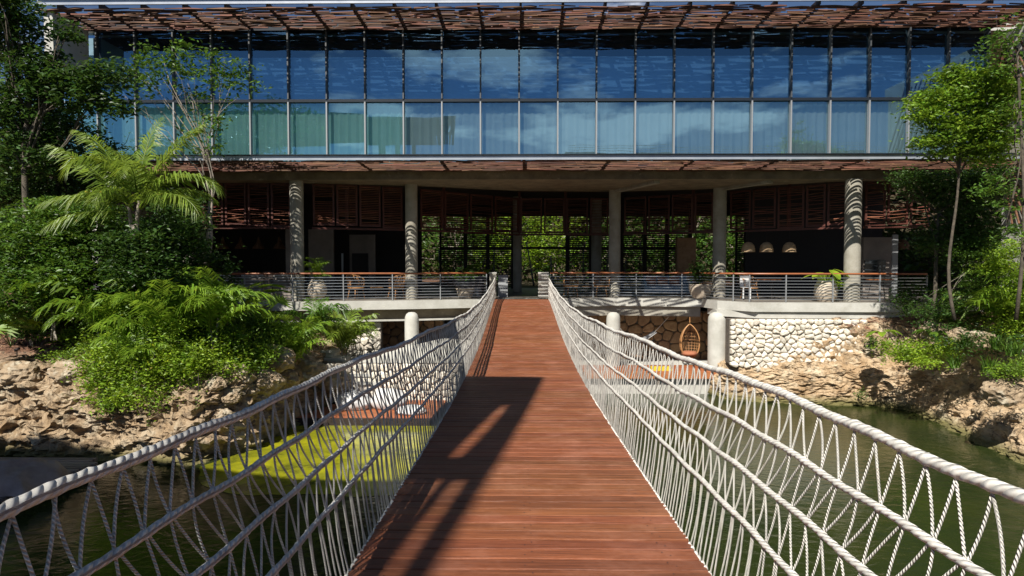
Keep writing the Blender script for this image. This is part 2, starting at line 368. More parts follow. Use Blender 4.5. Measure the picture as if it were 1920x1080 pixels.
# rock material: crevice shade is painted in by noise, mulch by height (soil lies on the flat top)
def rockmat(k=1.0):
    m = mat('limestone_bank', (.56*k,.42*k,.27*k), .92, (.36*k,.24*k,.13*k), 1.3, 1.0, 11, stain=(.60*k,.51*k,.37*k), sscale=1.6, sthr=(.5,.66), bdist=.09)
    nt = m.node_tree; b = nt.nodes['Principled BSDF']; cur = b.inputs['Base Color'].links[0].from_socket
    geo = N(nt, 'ShaderNodeNewGeometry'); sp = N(nt, 'ShaderNodeSeparateXYZ'); nt.links.new(geo.outputs['True Normal'], sp.inputs[0])
    sz = N(nt, 'ShaderNodeSeparateXYZ'); nt.links.new(geo.outputs['Position'], sz.inputs[0])
    # dark noise blotches standing in for shade in the crevices
    n2 = N(nt, 'ShaderNodeTexNoise'); n2.inputs['Scale'].default_value = 5; n2.inputs['Detail'].default_value = 8; n2.inputs['Roughness'].default_value = .75; nt.links.new(geo.outputs['Position'], n2.inputs['Vector'])
    r2 = N(nt, 'ShaderNodeValToRGB'); r2.color_ramp.elements[0].position = .53; r2.color_ramp.elements[1].position = .60; nt.links.new(n2.outputs[0], r2.inputs[0])
    k = N(nt, 'ShaderNodeMixRGB'); nt.links.new(r2.outputs[0], k.inputs[0]); nt.links.new(cur, k.inputs[1]); k.inputs[2].default_value = (.17,.12,.075,1)
    # waterline band (algae-stained)
    a = N(nt, 'ShaderNodeMapRange'); a.inputs['From Min'].default_value = -4.1; a.inputs['From Max'].default_value = -4.32; nt.links.new(sz.outputs[2], a.inputs[0])
    k2 = N(nt, 'ShaderNodeMixRGB'); nt.links.new(a.outputs[0], k2.inputs[0]); nt.links.new(k.outputs[0], k2.inputs[1]); k2.inputs[2].default_value = (.16,.14,.05,1)
    # mulch on flat tops
    f = N(nt, 'ShaderNodeMapRange'); f.inputs['From Min'].default_value = -2.35; f.inputs['From Max'].default_value = -2.15; nt.links.new(sz.outputs[2], f.inputs[0])
    g = N(nt, 'ShaderNodeMapRange'); g.inputs['From Min'].default_value = .45; g.inputs['From Max'].default_value = .75; nt.links.new(sp.outputs[2], g.inputs[0])
    mu = N(nt, 'ShaderNodeMath', operation='MULTIPLY'); nt.links.new(f.outputs[0], mu.inputs[0]); nt.links.new(g.outputs[0], mu.inputs[1])
    n3 = N(nt, 'ShaderNodeTexNoise'); n3.inputs['Scale'].default_value = 14; n3.inputs['Detail'].default_value = 5; nt.links.new(geo.outputs['Position'], n3.inputs['Vector'])
    r3 = N(nt, 'ShaderNodeValToRGB'); r3.color_ramp.elements[0].color = (.05,.022,.012,1); r3.color_ramp.elements[1].color = (.26,.13,.075,1); r3.color_ramp.elements[0].position = .35; r3.color_ramp.elements[1].position = .65; nt.links.new(n3.outputs[0], r3.inputs[0])
    k3 = N(nt, 'ShaderNodeMixRGB'); nt.links.new(mu.outputs[0], k3.inputs[0]); nt.links.new(k2.outputs[0], k3.inputs[1]); nt.links.new(r3.outputs[0], k3.inputs[2])
    nt.links.new(k3.outputs[0], b.inputs['Base Color'])
    return m
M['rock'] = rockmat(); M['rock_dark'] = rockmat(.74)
SUB = [2, 20, 18, 16, 14, 16, 12, 5, 1]
pl = [(0,-5.2),(0,-4.45),(.1,-3.7),(.22,-3.0),(.45,-2.5),(1.5,-2.22),(3.6,-2.0),(7,-1.4),(14,-1.1),(60,-1.0)]
plr = [(0,-5.2),(0,-4.45),(.08,-3.8),(.2,-3.2),(.4,-2.75),(1.0,-2.45),(2.6,-2.2),(5,-1.5),(8,-1.2),(12,-1.2)]
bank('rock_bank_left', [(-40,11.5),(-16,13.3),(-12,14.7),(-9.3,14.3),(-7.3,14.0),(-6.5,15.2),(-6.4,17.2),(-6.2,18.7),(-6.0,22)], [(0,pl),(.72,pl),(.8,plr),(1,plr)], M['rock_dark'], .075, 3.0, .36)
SUB = [2, 20, 18, 14, 14, 12, 12, 5, 1]
p1 = [(0,-5.2),(0,-4.45),(.08,-4.1),(.15,-3.8),(.22,-3.45),(.5,-3.1),(.75,-1.9),(.8,-1.7),(.9,-1.7),(1.2,-1.7)]
p2 = [(0,-5.2),(0,-4.45),(.42,-3.95),(.95,-3.5),(1.5,-3.1),(2.1,-2.88),(3.2,-2.5),(6,-1.7),(12,-1.2),(40,-1.1)]
bank('rock_bank_right', [(6.5,21.9),(6.75,21.1),(7.2,20.75),(9,20.35),(10.6,20.25),(11.5,19.9),(11.9,19.3),(11.75,18.3),(11.5,16.4),(11.2,14.3),(12.2,10.5),(16,7),(40,4)], [(0,p1),(.13,p1),(.19,p2),(1,p2)], M['rock'], .075, 11.0, .24)
# solid land behind and at the sides
tag(MB().box(-70, -6.0, 22.6, 90, -5, -1.30).build('terrain_left', M['soil']), kind='structure')
tag(MB().box(12.0, 70, 22.9, 90, -5, -1.32).build('terrain_right', M['soil']), kind='structure')
tag(MB().box(-6.0, 12.0, 33.9, 90, -5, -1.34).build('terrain_back', M['earth']), kind='structure')
tag(MB().box(-60, 60, -60, -3.0, -5, -1.75).build('near_shore', M['earth']), kind='structure')

# ------------------------------------------------------------------ stones
def voronoi(pts, x0, x1, y0, y1, rad):
    cells = []
    for i, (px, py) in enumerate(pts):
        poly = [(x0,y0),(x1,y0),(x1,y1),(x0,y1)]
        for j, (qx, qy) in enumerate(pts):
            if i == j or abs(qx-px) > rad or abs(qy-py) > rad: continue
            mx_, my_ = (px+qx)/2, (py+qy)/2; nx, ny = qx-px, qy-py
            new = []
            for k in range(len(poly)):
                a = poly[k]; b = poly[(k+1) % len(poly)]
                da = (a[0]-mx_)*nx+(a[1]-my_)*ny; db = (b[0]-mx_)*nx+(b[1]-my_)*ny
                if da <= 0: new.append(a)
                if (da < 0) != (db < 0) and da != db:
                    t = da/(da-db); new.append((a[0]+(b[0]-a[0])*t, a[1]+(b[1]-a[1])*t))
            poly = new
            if len(poly) < 3: break
        cells.append(poly)
    return cells
def stones(parent, origin, ud, w, h, cw, ch, m, depth=.09, jit=.32, keep=None, gap=.012, name='stone', mortar=True, gapfill=.04):
    """rubble wall panel: origin lower left, ud horizontal dir, z up, faces ud x z"""
    origin = Vector(origin); ud = Vector(ud).normalized(); nd = ud.cross(Vector((0,0,1)))
    pts = []; r = 0; y = ch/2
    while y < h:
        x = cw*(.5 if r % 2 else .95)*random.uniform(.7, 1.1)-cw*.3
        while x < w:
            pts.append((x+random.uniform(-jit, jit)*cw*.6, y+random.uniform(-jit, jit)*ch)); x += cw*random.uniform(.65, 1.4)
        y += ch; r += 1
    pts = [p for p in pts if 0 < p[0] < w and 0 < p[1] < h]
    for (cx, cy), poly in zip(pts, voronoi(pts, 0, w, 0, h, max(cw, ch)*3)):
        if len(poly) < 3: continue
        if keep and not keep(cx, cy): continue
        gx = sum(p[0] for p in poly)/len(poly); gy = sum(p[1] for p in poly)/len(poly)
        q = []
        for k in range(len(poly)):
            a = poly[k]; b = poly[(k+1) % len(poly)]
            if math.hypot(a[0]-b[0], a[1]-b[1]) < .015: continue
            for t in (.22, .78): q.append((a[0]+(b[0]-a[0])*t, a[1]+(b[1]-a[1])*t))
        if len(q) < 4: continue
        def ins(p, g):
            d = math.hypot(p[0]-gx, p[1]-gy)+1e-6; f = max(.25, 1-g/d); return (gx+(p[0]-gx)*f, gy+(p[1]-gy)*f)
        n = len(q); dz = depth*random.uniform(.75, 1.3); tilt = random.uniform(-.25, .25)
        V = []
        for (g, dd) in ((gap, 0), (gap, dz*.6), (gap+.028, dz*.92), (gap+.075, dz*1.03)):
            for p in q:
                a = ins(p, g); e = dd*(1+tilt*(a[0]-gx)/cw)+(random.uniform(-.006, .008) if dd else 0)
                V.append(origin+ud*a[0]+Vector((0,0,a[1]))+nd*e)
        V.append(origin+ud*gx+Vector((0,0,gy))+nd*dz*random.uniform(1.0, 1.1))
        Q = [(l*n+k, l*n+(k+1) % n, (l+1)*n+(k+1) % n, (l+1)*n+k) for l in range(3) for k in range(n)]
        T = [(3*n+k, 3*n+(k+1) % n, 4*n) for k in range(n)]
        npmesh(name, [tuple(v) for v in V], [Q, T], m, parent, smooth=False)
    if mortar:
        b = MB(); a = origin+nd*(depth*.25); c = origin+ud*w-nd*.25
        V = []
        for p in (a, a+ud*w, a+ud*w-nd*.3, a-nd*.3):
            V += [p, p+Vector((0,0,h))]
        b.add([tuple(v) for v in V], [[(0,2,3,1),(2,4,5,3),(4,6,7,5),(6,0,1,7),(1,3,5,7),(0,6,4,2)]])
        b.build('wall_core', M['mortar'], parent)

# ------------------------------------------------------------------ the hotel building
bld = thing('hotel_building', (0, 22, -1.2), 'long two-storey hotel with blue glass upper floor above an open columned terrace', 'building')
ZT = -1.2
XL, XR = -14.35, 15.5
# roof, slabs
MB().box(XL+.2, XR+14, 21.35, 36, 7.66, 8.0).build('roof', M['whiteconc'], bld)
MB().box(XL, XR+14, 19.10, 19.16, 7.74, 7.90).build('roof_fascia', M['fascia'], bld)
MB().box(XL, XR+14, 19.02, 19.20, 7.903, 7.93).build('fascia_cap', M['transom'], bld)
MB().box(-12.8, XR+14, 19.10, 19.16, 3.14, 3.27).build('floor_fascia', M['fascia'], bld)
MB().box(-12.8, XR+14, 19.04, 19.165, 3.273, 3.30).build('fascia_cap', M['transom'], bld)
# overhang joists
for k in range(-12, 20):
    x = k*1.253
    if x > XL: MB().box(x-.035, x+.035, 19.165, 20.93, 7.665, 7.82).build('roof_joist', M['darkbeam'], bld)
for k in range(-5, 10):
    x = k*2.506+.1
    MB().box(x-.05, x+.05, 19.165, 21.30, 3.16, 3.25).build('floor_joist', M['darkbeam'], bld)
# stick soffits
def sticks(x0, x1, y0, y1, z, pitch, cover, jt=.22):
    L = []; y = y0
    while y < y1:
        x = x0+random.uniform(-.6, 0)
        while x < x1:
            l = random.uniform(.4, 1.5)
            if random.random() < cover:
                a = Vector((max(x, x0), y+random.uniform(-jt, jt)*pitch, z+random.uniform(-.02, .03)))
                b = Vector((min(x+l, x1), y+random.uniform(-jt, jt)*pitch, z+random.uniform(-.02, .03)))
                if b.x-a.x > .15: L.append((a, b))
            x += l+random.uniform(.0, .12)
        y += pitch
    return L
def stickmesh(mb, a, b):
    m = a.lerp(b, random.uniform(.35, .65))+Vector((0, random.uniform(-.03, .03), random.uniform(-.012, .012)))
    r = random.uniform(.018, .031); V = []
    for p, s in ((a, .75), (m, 1.1), (b, .7)):
        for dy, dz in ((-1,-.8),(1,-.8),(.9,.8),(-.9,.8)): V.append((p.x, p.y+dy*r*s, p.z+dz*r*s))
    mb.add(V, [[(3,2,1,0),(8,9,10,11)]+[(l*4+k, l*4+(k+1) % 4, (l+1)*4+(k+1) % 4, (l+1)*4+k) for l in range(2) for k in range(4)]])
up = sticks(XL, XR+3, 19.2, 20.95, 7.64, .076, .88)
lo = sticks(-12.6, XR+1.5, 19.2, 21.28, 3.12, .10, .96, .13)
allst = [(a, b, (b.x-a.x)) for a, b in up+lo if abs((a.x+b.x)/2) < 14.5]; allst.sort(key=lambda t: -t[2])
big = set(id(t[0]) for t in allst[:300]); rest = MB()
for a, b in up+lo:
    if id(a) in big:
        mb = MB(); stickmesh(mb, a, b); mb.build('soffit_stick', M['stick'], bld)
    else: stickmesh(rest, a, b)
tag(rest.build('soffit_stick_layer', M['stick_i'], bld), kind='stuff')
# glazing
GY = 21.0
g0 = 7.62
for k in range(-12, 12):
    x0, x1 = k*1.253-.05, (k+1)*1.253-.05
    for z0, z1 in ((3.36, 5.33), (5.40, 7.60)):
        yj = random.uniform(-.0015, .0015)*0
        a, b, c_, d_ = [random.uniform(-.004, .004) for _ in range(4)]
        V = [(x0+.03, GY+.03+a, z0), (x1-.03, GY+.03+b, z0), (x1-.03, GY+.03+c_, z1), (x0+.03, GY+.03+a+c_-b, z1)]
        V += [(v[0], v[1]+.012, v[2]) for v in V]
        npmesh('glass_pane', V, [[(0,1,2,3)]], M['glass' if z0 < 5 else 'glass_blue'], bld)
for k in range(-12, 13):
    x = k*1.253-.05
    MB().box(x-.022, x+.022, GY-.09, GY+.06, 3.32, 5.318).build('mullion', M['mullion'], bld)
    MB().box(x-.022, x+.022, GY-.09, GY+.06, 5.412, 7.63).build('mullion', M['mullion_shaded'], bld)  # upper length darker: shade of the overhang put into its colour
MB().box(XL-.2, 15.2, GY-.06, GY+.06, 5.32, 5.41).build('transom', M['transom'], bld)
MB().box(XL-.2, 15.2, GY-.06, GY+.06, 3.24, 3.318).build('window_sill', M['transom'], bld)
MB().box(XL, 15.2, 20.97, 21.34, 7.635, 8.0).build('header', M['transom'], bld)
# blinds and curtains behind the glass
for k in range(-12, 12):
    x0, x1 = k*1.253-.05, (k+1)*1.253-.05
    teal = k < -3
    V = []; n = 14
    for i in range(n+1):
        x = x0+(x1-x0)*i/n; y = GY+.22+.02*math.sin(i*2.3+k)
        V += [(x, y, 3.34), (x, y, 5.34)]
    npmesh('curtain', V, [[(2*i, 2*i+2, 2*i+3, 2*i+1) for i in range(n)]], M['curtain_teal'] if teal else M['curtain_blue'], bld)
    npmesh('roller_blind', [(x0, GY+.16, 5.38), (x1, GY+.16, 5.38), (x1, GY+.16, 6.82), (x0, GY+.16, 6.82)], [[(0,1,2,3)]], M['blind'], bld)
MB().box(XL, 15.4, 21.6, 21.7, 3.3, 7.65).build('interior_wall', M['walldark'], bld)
# level 2 slab, beam, soffit with curved front
MB().box(-14.3, XR+14, GY+.1, 21.55, 3.14, 3.236).build('edge_slab', M['beamconc'], bld)
MB().box(-14.3, 13.9, 21.30, 21.55, 2.852, 3.137).build('edge_beam', M['beamconc'], bld)
cur = [(-14.3,21.9),(-8,22.05),(-3.7,23.0),(0,24.6),(3.6,24.9),(7.0,24.1),(10.8,21.9),(13.9,21.8)]
def curveY(x, off=0): return interp(x, [c[0] for c in cur], [c[1] for c in cur])+off
mb = MB()
xs = np.linspace(-14.3, 13.9, 60)
V = []
for x in xs: V += [(x, 21.3+.25, 2.85), (x, curveY(x), 2.85), (x, curveY(x), 3.13), (x, 21.56, 3.13)]
Q = []
for i in range(59):
    for k in range(4): Q.append((i*4+k, i*4+(k+1) % 4, (i+1)*4+(k+1) % 4, (i+1)*4+k))
npmesh('curved_beam', V, [Q], M['beamconc'], bld)
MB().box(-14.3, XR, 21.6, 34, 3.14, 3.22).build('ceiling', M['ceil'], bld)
# downstand ribs seen at the two columns
for px, yy in ((1152,24.4),(1348,23.8)):
    x = at(px, 500, yy).x
    MB().bar((x+.0, yy, 2.80), (x+1.0, 21.6, 2.80), .22, .10).build('rib', M['concrete'], bld)
# columns
COLS = [(558,21.6,.225),(772,22.6,.215),(1152,24.4,.22),(1348,23.8,.24),(1597,21.4,.255)]
for px, yy, r in COLS:
    x = at(px, 540, yy).x
    ob = MB().tube([(x,yy,ZT+(2.85-ZT)*i/12) for i in range(13)], r, 28).build('column', M['concrete'], bld, smooth=False)
for px, yy, r in ((352,23.4,.2),):
    x = at(px, 540, yy).x; MB().box(x-.18, x+.18, yy-.15, yy+.15, ZT, 2.85).build('column', M['concrete'], bld)
# lower columns with domed heads
for px, yy, r, zb in ((772,21.75,.24,-4.0),(1150,23.0,.25,-4.0),(1345,22.0,.31,-3.66)):
    x = at(px, 600, yy).x; zt = at(px, 586, yy-r).z
    prof = [(r*1.0, zb), (r, zt-.28), (r*.95, zt-.17), (r*.78, zt-.07), (r*.45, zt-.012), (.001, zt)]
    MB().lathe((x,yy,0), prof, 28).build('pier', M['whiteconc'], bld, smooth=True)
# terrace slab: outer edge polyline
edge = [(-14.3,21.0),(-11,21.0),(-7.6,21.1),(-3.7,22.0),(-1.0,22.95),(-.95,23.15),(1.0,23.15),(1.1,23.3),(3.6,23.85),(6.55,23.25),(6.75,22.0),(7.6,20.85),(10.8,20.75),(13.8,20.7),(15.4,20.8)]
def poly_slab(name, edge, yb, z0, z1, m, dy=0):
    n = len(edge); V = []
    for x, y in edge: V += [(x, y+dy, z1), (x, y+dy, z0), (x, yb, z1), (x, yb, z0)]
    Q = []
    for i in range(n-1):
        a = 4*i; b = 4*(i+1); Q += [(a+1, b+1, b, a), (a, b, b+2, a+2), (a+3, b+3, b+1, a+1), (a+2, b+2, b+3, a+3)]
    Q += [(1, 0, 2, 3), (4*(n-1), 4*(n-1)+1, 4*(n-1)+3, 4*(n-1)+2)]
    return npmesh(name, V, [Q], m, bld)
poly_slab('terrace_slab', edge, 34, ZT-.30, ZT, M['whiteconc'])
e1 = [e for e in edge if e[0] <= -.95]; e2 = [e for e in edge if e[0] >= 1.0 and e[0] < 6.7]
e3 = [(6.7,21.9),(7.75,20.9),(10.8,20.82),(13.8,20.78)]
poly_slab('terrace_beam', e1, 23.6, ZT-.66, ZT-.304, M['beamconc'], .35)
poly_slab('terrace_beam', e2, 24.3, ZT-.66, ZT-.304, M['concrete'], .12)
poly_slab('terrace_beam', e1, 23.7, ZT-.72, ZT-.663, M['whiteconc'], .2)
poly_slab('terrace_beam', e3, 23.0, ZT-.52, ZT-.304, M['whiteconc'], .02)
poly_slab('tile_floor', [(x, y+.12) for x, y in edge], 33.9, ZT+.004, ZT+.012, M['tile'])
# rear wall, side walls, interior partitions
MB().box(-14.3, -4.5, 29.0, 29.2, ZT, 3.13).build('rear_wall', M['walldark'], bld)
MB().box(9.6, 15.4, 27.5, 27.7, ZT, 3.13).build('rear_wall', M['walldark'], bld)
MB().box(-14.5, -14.3, 21.5, 34, ZT, 7.6).build('side_wall', M['whiteconc'], bld)
def panel(px0, px1, py0, py1, Y, name, m, th=.12):
    a = at(px0, py0, Y); b = at(px1, py1, Y); z0 = max(min(a.z, b.z), ZT+.013)
    return MB().box(min(a.x,b.x), max(a.x,b.x), Y, Y+th, z0, max(a.z,b.z)).build(name, m, bld)
panel(578,626,430,560,25.5,'partition_wall',M['wallbeige'])
panel(655,704,440,560,27.0,'partition_wall',M['wallbeige'])
panel(535,552,430,560,24.5,'partition_wall',M['wallbeige'])
panel(660,690,475,560,26.9,'doorway',M['walldark'])
panel(640,644,475,560,26.0,'door_edge',M['cable'],.03)
panel(1620,1672,445,560,23.6,'partition_wall',M['wallbeige'])
panel(1622,1660,488,528,23.55,'dark_window',M['windowdark'],.04)
panel(1674,1682,440,560,22.9,'door_edge',M['mullion'],.05)
panel(1270,1304,446,560,27.5,'stone_pier',M['stonebrown'],.3)
for px, yy, r in ((970,29.0,.20),(1118,30.0,.24)):
    x = at(px, 520, yy).x; MB().tube([(x,yy,ZT), (x,yy,3.1)], r, 20).build('interior_column', M['concrete'], bld)
# hung louvre shutters in a curved row under the beam
SH = [(380,21.95),(560,22.1),(650,22.4),(772,23.4),(975,27.0),(1150,27.0),(1350,24.9),(1480,23.2),(1590,22.0),(1745,21.9)]
def shp(px):
    Y = interp(px, [s[0] for s in SH], [s[1] for s in SH]); v = at(px, 500, Y); return Vector((v.x, Y, 0))
edges = [380,422,465,508,548,  586,630,673,716,757,  787,832,880,926,974,1018,1060,1104,1142,  1168,1213,1257,1300,1338,  1366,1408,1455,1508,1548,1590,  1618,1660,1702,1742]
gapsx = {548:586, 757:787, 1142:1168, 1338:1366, 1590:1618}
lou = None
for a, b in zip(edges, edges[1:]):
    if a in gapsx: continue
    p = shp(a+2); q = shp(b-2); zt = 2.83; zb = 1.36+.04*math.sin(a)
    f = MB(); d = (q-p).normalized()
    up_ = Vector((0,0,1))
    for r_, s_ in ((p+d*.03, None), (q-d*.03, None)):
        f.bar(r_+up_*zb, r_+up_*zt, .065, .05, up=tuple(d.cross(up_)))
    f.bar(p+up_*(zt-.03), q+up_*(zt-.03), .045, .06); f.bar(p+up_*(zb+.03), q+up_*(zb+.03), .045, .06)
    fo = f.build('shutter', M['redframe'], bld)
    rag = a < 560 or a > 1360
    l = MB(); n = 18 if rag else 22
    for i in range(n):
        z = zb+.09+(zt-zb-.16)*i/(n-1)+(random.uniform(-.02, .02) if rag else 0); sl = random.uniform(-.035, .035) if rag else random.uniform(-.012, .012)
        if random.random() < (.16 if rag else .06): continue
        nrm = d.cross(up_)
        l.bar(p+d*.065+up_*(z+sl), q-d*.065+up_*(z-sl), .034, .012, up=tuple((up_+nrm*.5).normalized()))
    tag(l.build('louvre', M['louvre'], fo), kind='stuff')
for a in (464, 650, 832, 974, 1060, 1300, 1480):
    p = shp(a)+Vector((0,.12,0)); MB().bar(p+Vector((0,0,1.3)), p+Vector((0,0,3.1)), .10, .10).build('shutter_post', M['redframe'], bld)
for a, b in ((380,548),(586,757),(787,974),(974,1142),(1168,1338),(1366,1590),(1618,1742)):
    p = shp(a); q = shp(b); MB().bar(p+Vector((0,0,1.30)), q+Vector((0,0,1.30)), .09, .07).build('shutter_rail', M['redframe'], bld)
# lattice screens on the open rear side
LY = 33.0
for (a, b) in ((826,872),(874,914),(916,960),(1062,1106),(1108,1164),(1166,1207),(1209,1248),(1250,1292),(1380,1440),(1448,1500),(1508,1560)):
    p = at(a, 500, LY); q = at(b, 500, LY)
    f = MB(); 
    for x in (p.x, q.x): f.box(x-.05, x+.05, LY-.04, LY+.04, ZT+.02, 3.1)
    fo = f.build('lattice_screen', M['darkbeam'], bld)
    l = MB(); z = ZT+.1
    while z < 3.0:
        l.box(p.x+.052, q.x-.052, LY-.02, LY+.02, z, z+.055); z += .10
    tag(l.build('lattice_slat', M['darkbeam'], fo), kind='stuff')
z = at(976, 465, LY).z
MB().box(at(790,500,LY).x, at(1590,500,LY).x, LY-.03, LY+.1, 2.55, 3.13).build('rear_header', M['walldark'], bld)
for px in (873,915,962,1064,1107,1165,1208,1249,1292,1340):
    x = at(px, 500, LY).x; MB().box(x-.09, x+.09, LY-.2, LY-.045, ZT+.02, 3.12).build('rear_post', M['darkbeam'], bld)
p = at(828, 500, LY-.1); q = at(1290, 500, LY-.1)
MB().box(p.x, q.x, LY-.14, LY-.06, z-.06, z+.06).build('lattice_rail', M['darkbeam'], bld)
# right gable: concrete side wall with inclined battens
gx = 15.5
gw = MB(); gw.box(gx, gx+.3, 14.5, 20.9, 4.6, 7.45); gw.box(gx, gx+.3, 14.5, 20.9, -1.3, 1.9)
gw.box(gx+.02, gx+.28, 14.5, 17.4, 1.9, 4.6); gw.build('gable_wall', M['whiteconc'], bld)
MB().box(gx+.05, gx+.25, 17.4, 20.9, 1.9, 4.6).build('gable_panel', M['concrete'], bld)
for i in range(26):
    y = 14.6+i*.30; MB().bar((gx-.10, y, 4.5+random.uniform(-.05,.05)), (gx-.10, min(y+1.5, 20.8), 7.2-random.uniform(0,.2)), .035, .05, up=(1,0,0)).build('batten', M['stick'], bld)
for i in range(20):
    y = 15.0+i*.28; MB().bar((gx-.10, y, 1.3), (gx-.10, min(y+1.2, 20.8), 3.6-random.uniform(0,.2)), .03, .05, up=(1,0,0)).build('batten', M['stick'], bld)
# left gable end (concrete bracket)
MB().box(-14.32, -14.05, 19.3, 20.9, 6.2, 7.6).build('end_bracket', M['whiteconc'], bld)

# ------------------------------------------------------------------ lower level
lw = thing('rubble_wall', (9, 20.9, -2), 'big white limestone rubble wall under the right end of the terrace', 'wall')
w0 = at(1368, 600, 20.95).x; w1 = at(1672, 600, 20.95).x
def keepR(x, y):
    X = w0+x; Z = -3.9+y
    low = interp(X, [w0,w0+.5,w0+1.5,w0+2.4,w0+2.8,w0+3.3,w0+3.7,w0+4.2,w0+5.6], [-3.3,-3.4,-3.3,-3.3,-3.75,-3.75,-3.3,-3.1,-2.7])
    return Z > low
stones(lw, (w0, 20.92, -3.9), (1,0,0), w1-w0, 3.9-1.74, .235, .152, M['stone'], .15, keep=keepR, mortar=False, gap=.003)
MB().box(w0-.02, w1, 20.94, 21.3, -3.2, -1.74).build('wall_core', M['mortar'], lw)
# walls behind, left of the bridge
wl = thing('pale_stone_wall', (at(680,620,22.2).x, 22.2, -4.4), 'pale squared stone wall below the terrace, behind the areca palms', 'wall')
stones(wl, (at(600,700,22.2).x, 22.2, -4.4), (1,0,0), at(716,600,22.2).x-at(600,600,22.2).x, 2.45, .30, .24, M['stone'], .10, jit=.2)
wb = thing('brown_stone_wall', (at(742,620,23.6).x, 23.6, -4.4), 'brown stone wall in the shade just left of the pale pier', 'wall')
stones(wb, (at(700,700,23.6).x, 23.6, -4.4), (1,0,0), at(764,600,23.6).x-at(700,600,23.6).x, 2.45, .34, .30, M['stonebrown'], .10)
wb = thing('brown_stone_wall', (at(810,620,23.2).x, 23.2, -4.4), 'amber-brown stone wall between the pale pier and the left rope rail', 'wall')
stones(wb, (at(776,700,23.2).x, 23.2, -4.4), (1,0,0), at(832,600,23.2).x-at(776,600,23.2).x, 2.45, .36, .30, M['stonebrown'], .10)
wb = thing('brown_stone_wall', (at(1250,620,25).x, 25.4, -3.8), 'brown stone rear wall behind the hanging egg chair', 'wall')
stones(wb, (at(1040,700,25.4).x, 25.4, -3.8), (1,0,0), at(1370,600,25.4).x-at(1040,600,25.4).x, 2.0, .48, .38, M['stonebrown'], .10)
wf = thing('front_stone_wall', (at(770,720,20.0).x, 20.0, -4.3), 'low sunlit limestone wall behind the orange timber deck', 'wall')
stones(wf, (at(598,765,19.9).x, 19.9, -4.3), (1,0,0), at(868,700,19.9).x-at(598,700,19.9).x, 1.25, .27, .20, M['stone'], .10, jit=.25)
rmp = MB()
a = at(665,672,19.9); b = at(832,634,22.4); c = at(905,640,22.4); d = at(880,672,19.85)
V = [a, d, c, b]; V = [tuple(v) for v in V]+[(v[0], v[1], v[2]-.14) for v in V]
rmp.add(V, [[(0,1,2,3),(7,6,5,4),(0,4,5,1),(1,5,6,2),(2,6,7,3),(3,7,4,0)]])
o = rmp.build('concrete_ramp', M['whiteconc']); tag(o, 'flat pale concrete landing on top of the low limestone wall', 'ramp')
pf = MB().box(at(1000,720,22).x, at(1372,720,22.3).x, 21.9, 25.6, -4.6, -3.70).build('lower_floor', M['whiteconc']); tag(pf, kind='structure')
MB_l = MB().box(-6.0, at(1000,720,22).x-.004, 22.1, 26, -5, -4.25).build('lower_floor', M['concrete']); tag(MB_l, kind='structure')
MB().box(-6.0, 7.4, 26.0, 26.3, -5, -1.6).build('basement_wall', M['walldark'], bld)
td = thing('timber_platform', (at(1230,700,22).x, 21.9, -3.69), 'red-brown boarded platform under the terrace, right of the bridge', 'platform')
x0 = at(1075,700,21.8).x; x1 = at(1376,700,21.8).x
for i in range(9):
    MB().box(x0, x1, 21.72+i*.16, 21.72+i*.16+.15, -3.69, -3.60+.001*(i % 3)).build('board', M['deckwood'], td)
MB().box(x0, x1, 21.69, 21.717, -3.84, -3.60).build('edge_board', M['deckwood'], td)
od = thing('timber_deck', (at(680,780,18).x, 18, -4.3), 'sunlit orange timber deck at the edge of the yellow-green water', 'deck')
xa, xb = at(556,780,17.6).x, at(808,780,17.6).x
for i in range(17):
    y0 = 17.45+i*.145
    MB().box(xa+.05*i, xb+.012*i, y0, y0+.135, -4.27, -4.2+.0015*(i % 3)).build('board', M['deckwood'], od)
MB().box(xa, xb, 17.40, 17.446, -4.42, -4.2).build('edge_board', M['darkbeam'], od)
dd = thing('grey_dock', (-13, 12.7, -4.3), 'weathered grey plank dock in the shade at the left edge', 'dock')
for i in range(22):
    y0 = 10.2+i*.155; xr = interp(y0, [10.2,13.7], [-10.3,-9.9])
    xr = at(190,875,13.7).x if y0 > 13.2 else interp(y0, [10.2,13.2], [at(0,975,10.9).x-.3, at(180,884,13.2).x])
    MB().box(-19, xr, y0, y0+.125, -4.22, -4.15+.0015*(i % 3)).build('board', M['greywood'], dd)
# sunlit part of the shallow water; the shaded part is left out
ap = [(370,882),(410,862),(450,838),(490,815),(530,800),(556,793),(640,792),(808,792),(880,792),(885,850),(800,905),(720,935),(620,925),(500,930),(420,925),(380,905)]
V = []
for px, py in ap:
    v = at(px, py, 10); v = v*(-4.393/v.z); V.append((v.x, v.y, -4.393))
# smooth outline
for _ in range(4):
    W = []
    for i in range(len(V)):
        p = Vector(V[i]); q = Vector(V[(i+1) % len(V)]); W += [tuple(p.lerp(q, .25)), tuple(p.lerp(q, .75))]
    V = W
V = [(x+.16*noise.noise(Vector((x*2,y*2,0))), min(y+.14*noise.noise(Vector((x*2,y*2,5))), 17.38), z) for x, y, z in V]
tag(npmesh('sunlit_shallows', V, [[tuple(range(len(V)))][::-1]], M['algae']), kind='structure')
# steps
stp = thing('stone_steps', (at(650,690,20.2).x, 20.2, -3.8), 'stone steps climbing left between the palms and the landing', 'steps')
for i, (px, py) in enumerate(((604,657),(625,670),(648,685),(672,700),(690,716))):
    v = at(px, py, 20.3-.15*i)
    MB().box(v.x-.42, v.x+.42, v.y-.1, v.y+.55, v.z-.09, v.z).build('tread', M['whiteconc'], stp)
    MB().box(v.x-.40, v.x+.40, v.y-.06, v.y+.55, v.z-.42, v.z-.094).build('riser', M['stone'], stp)

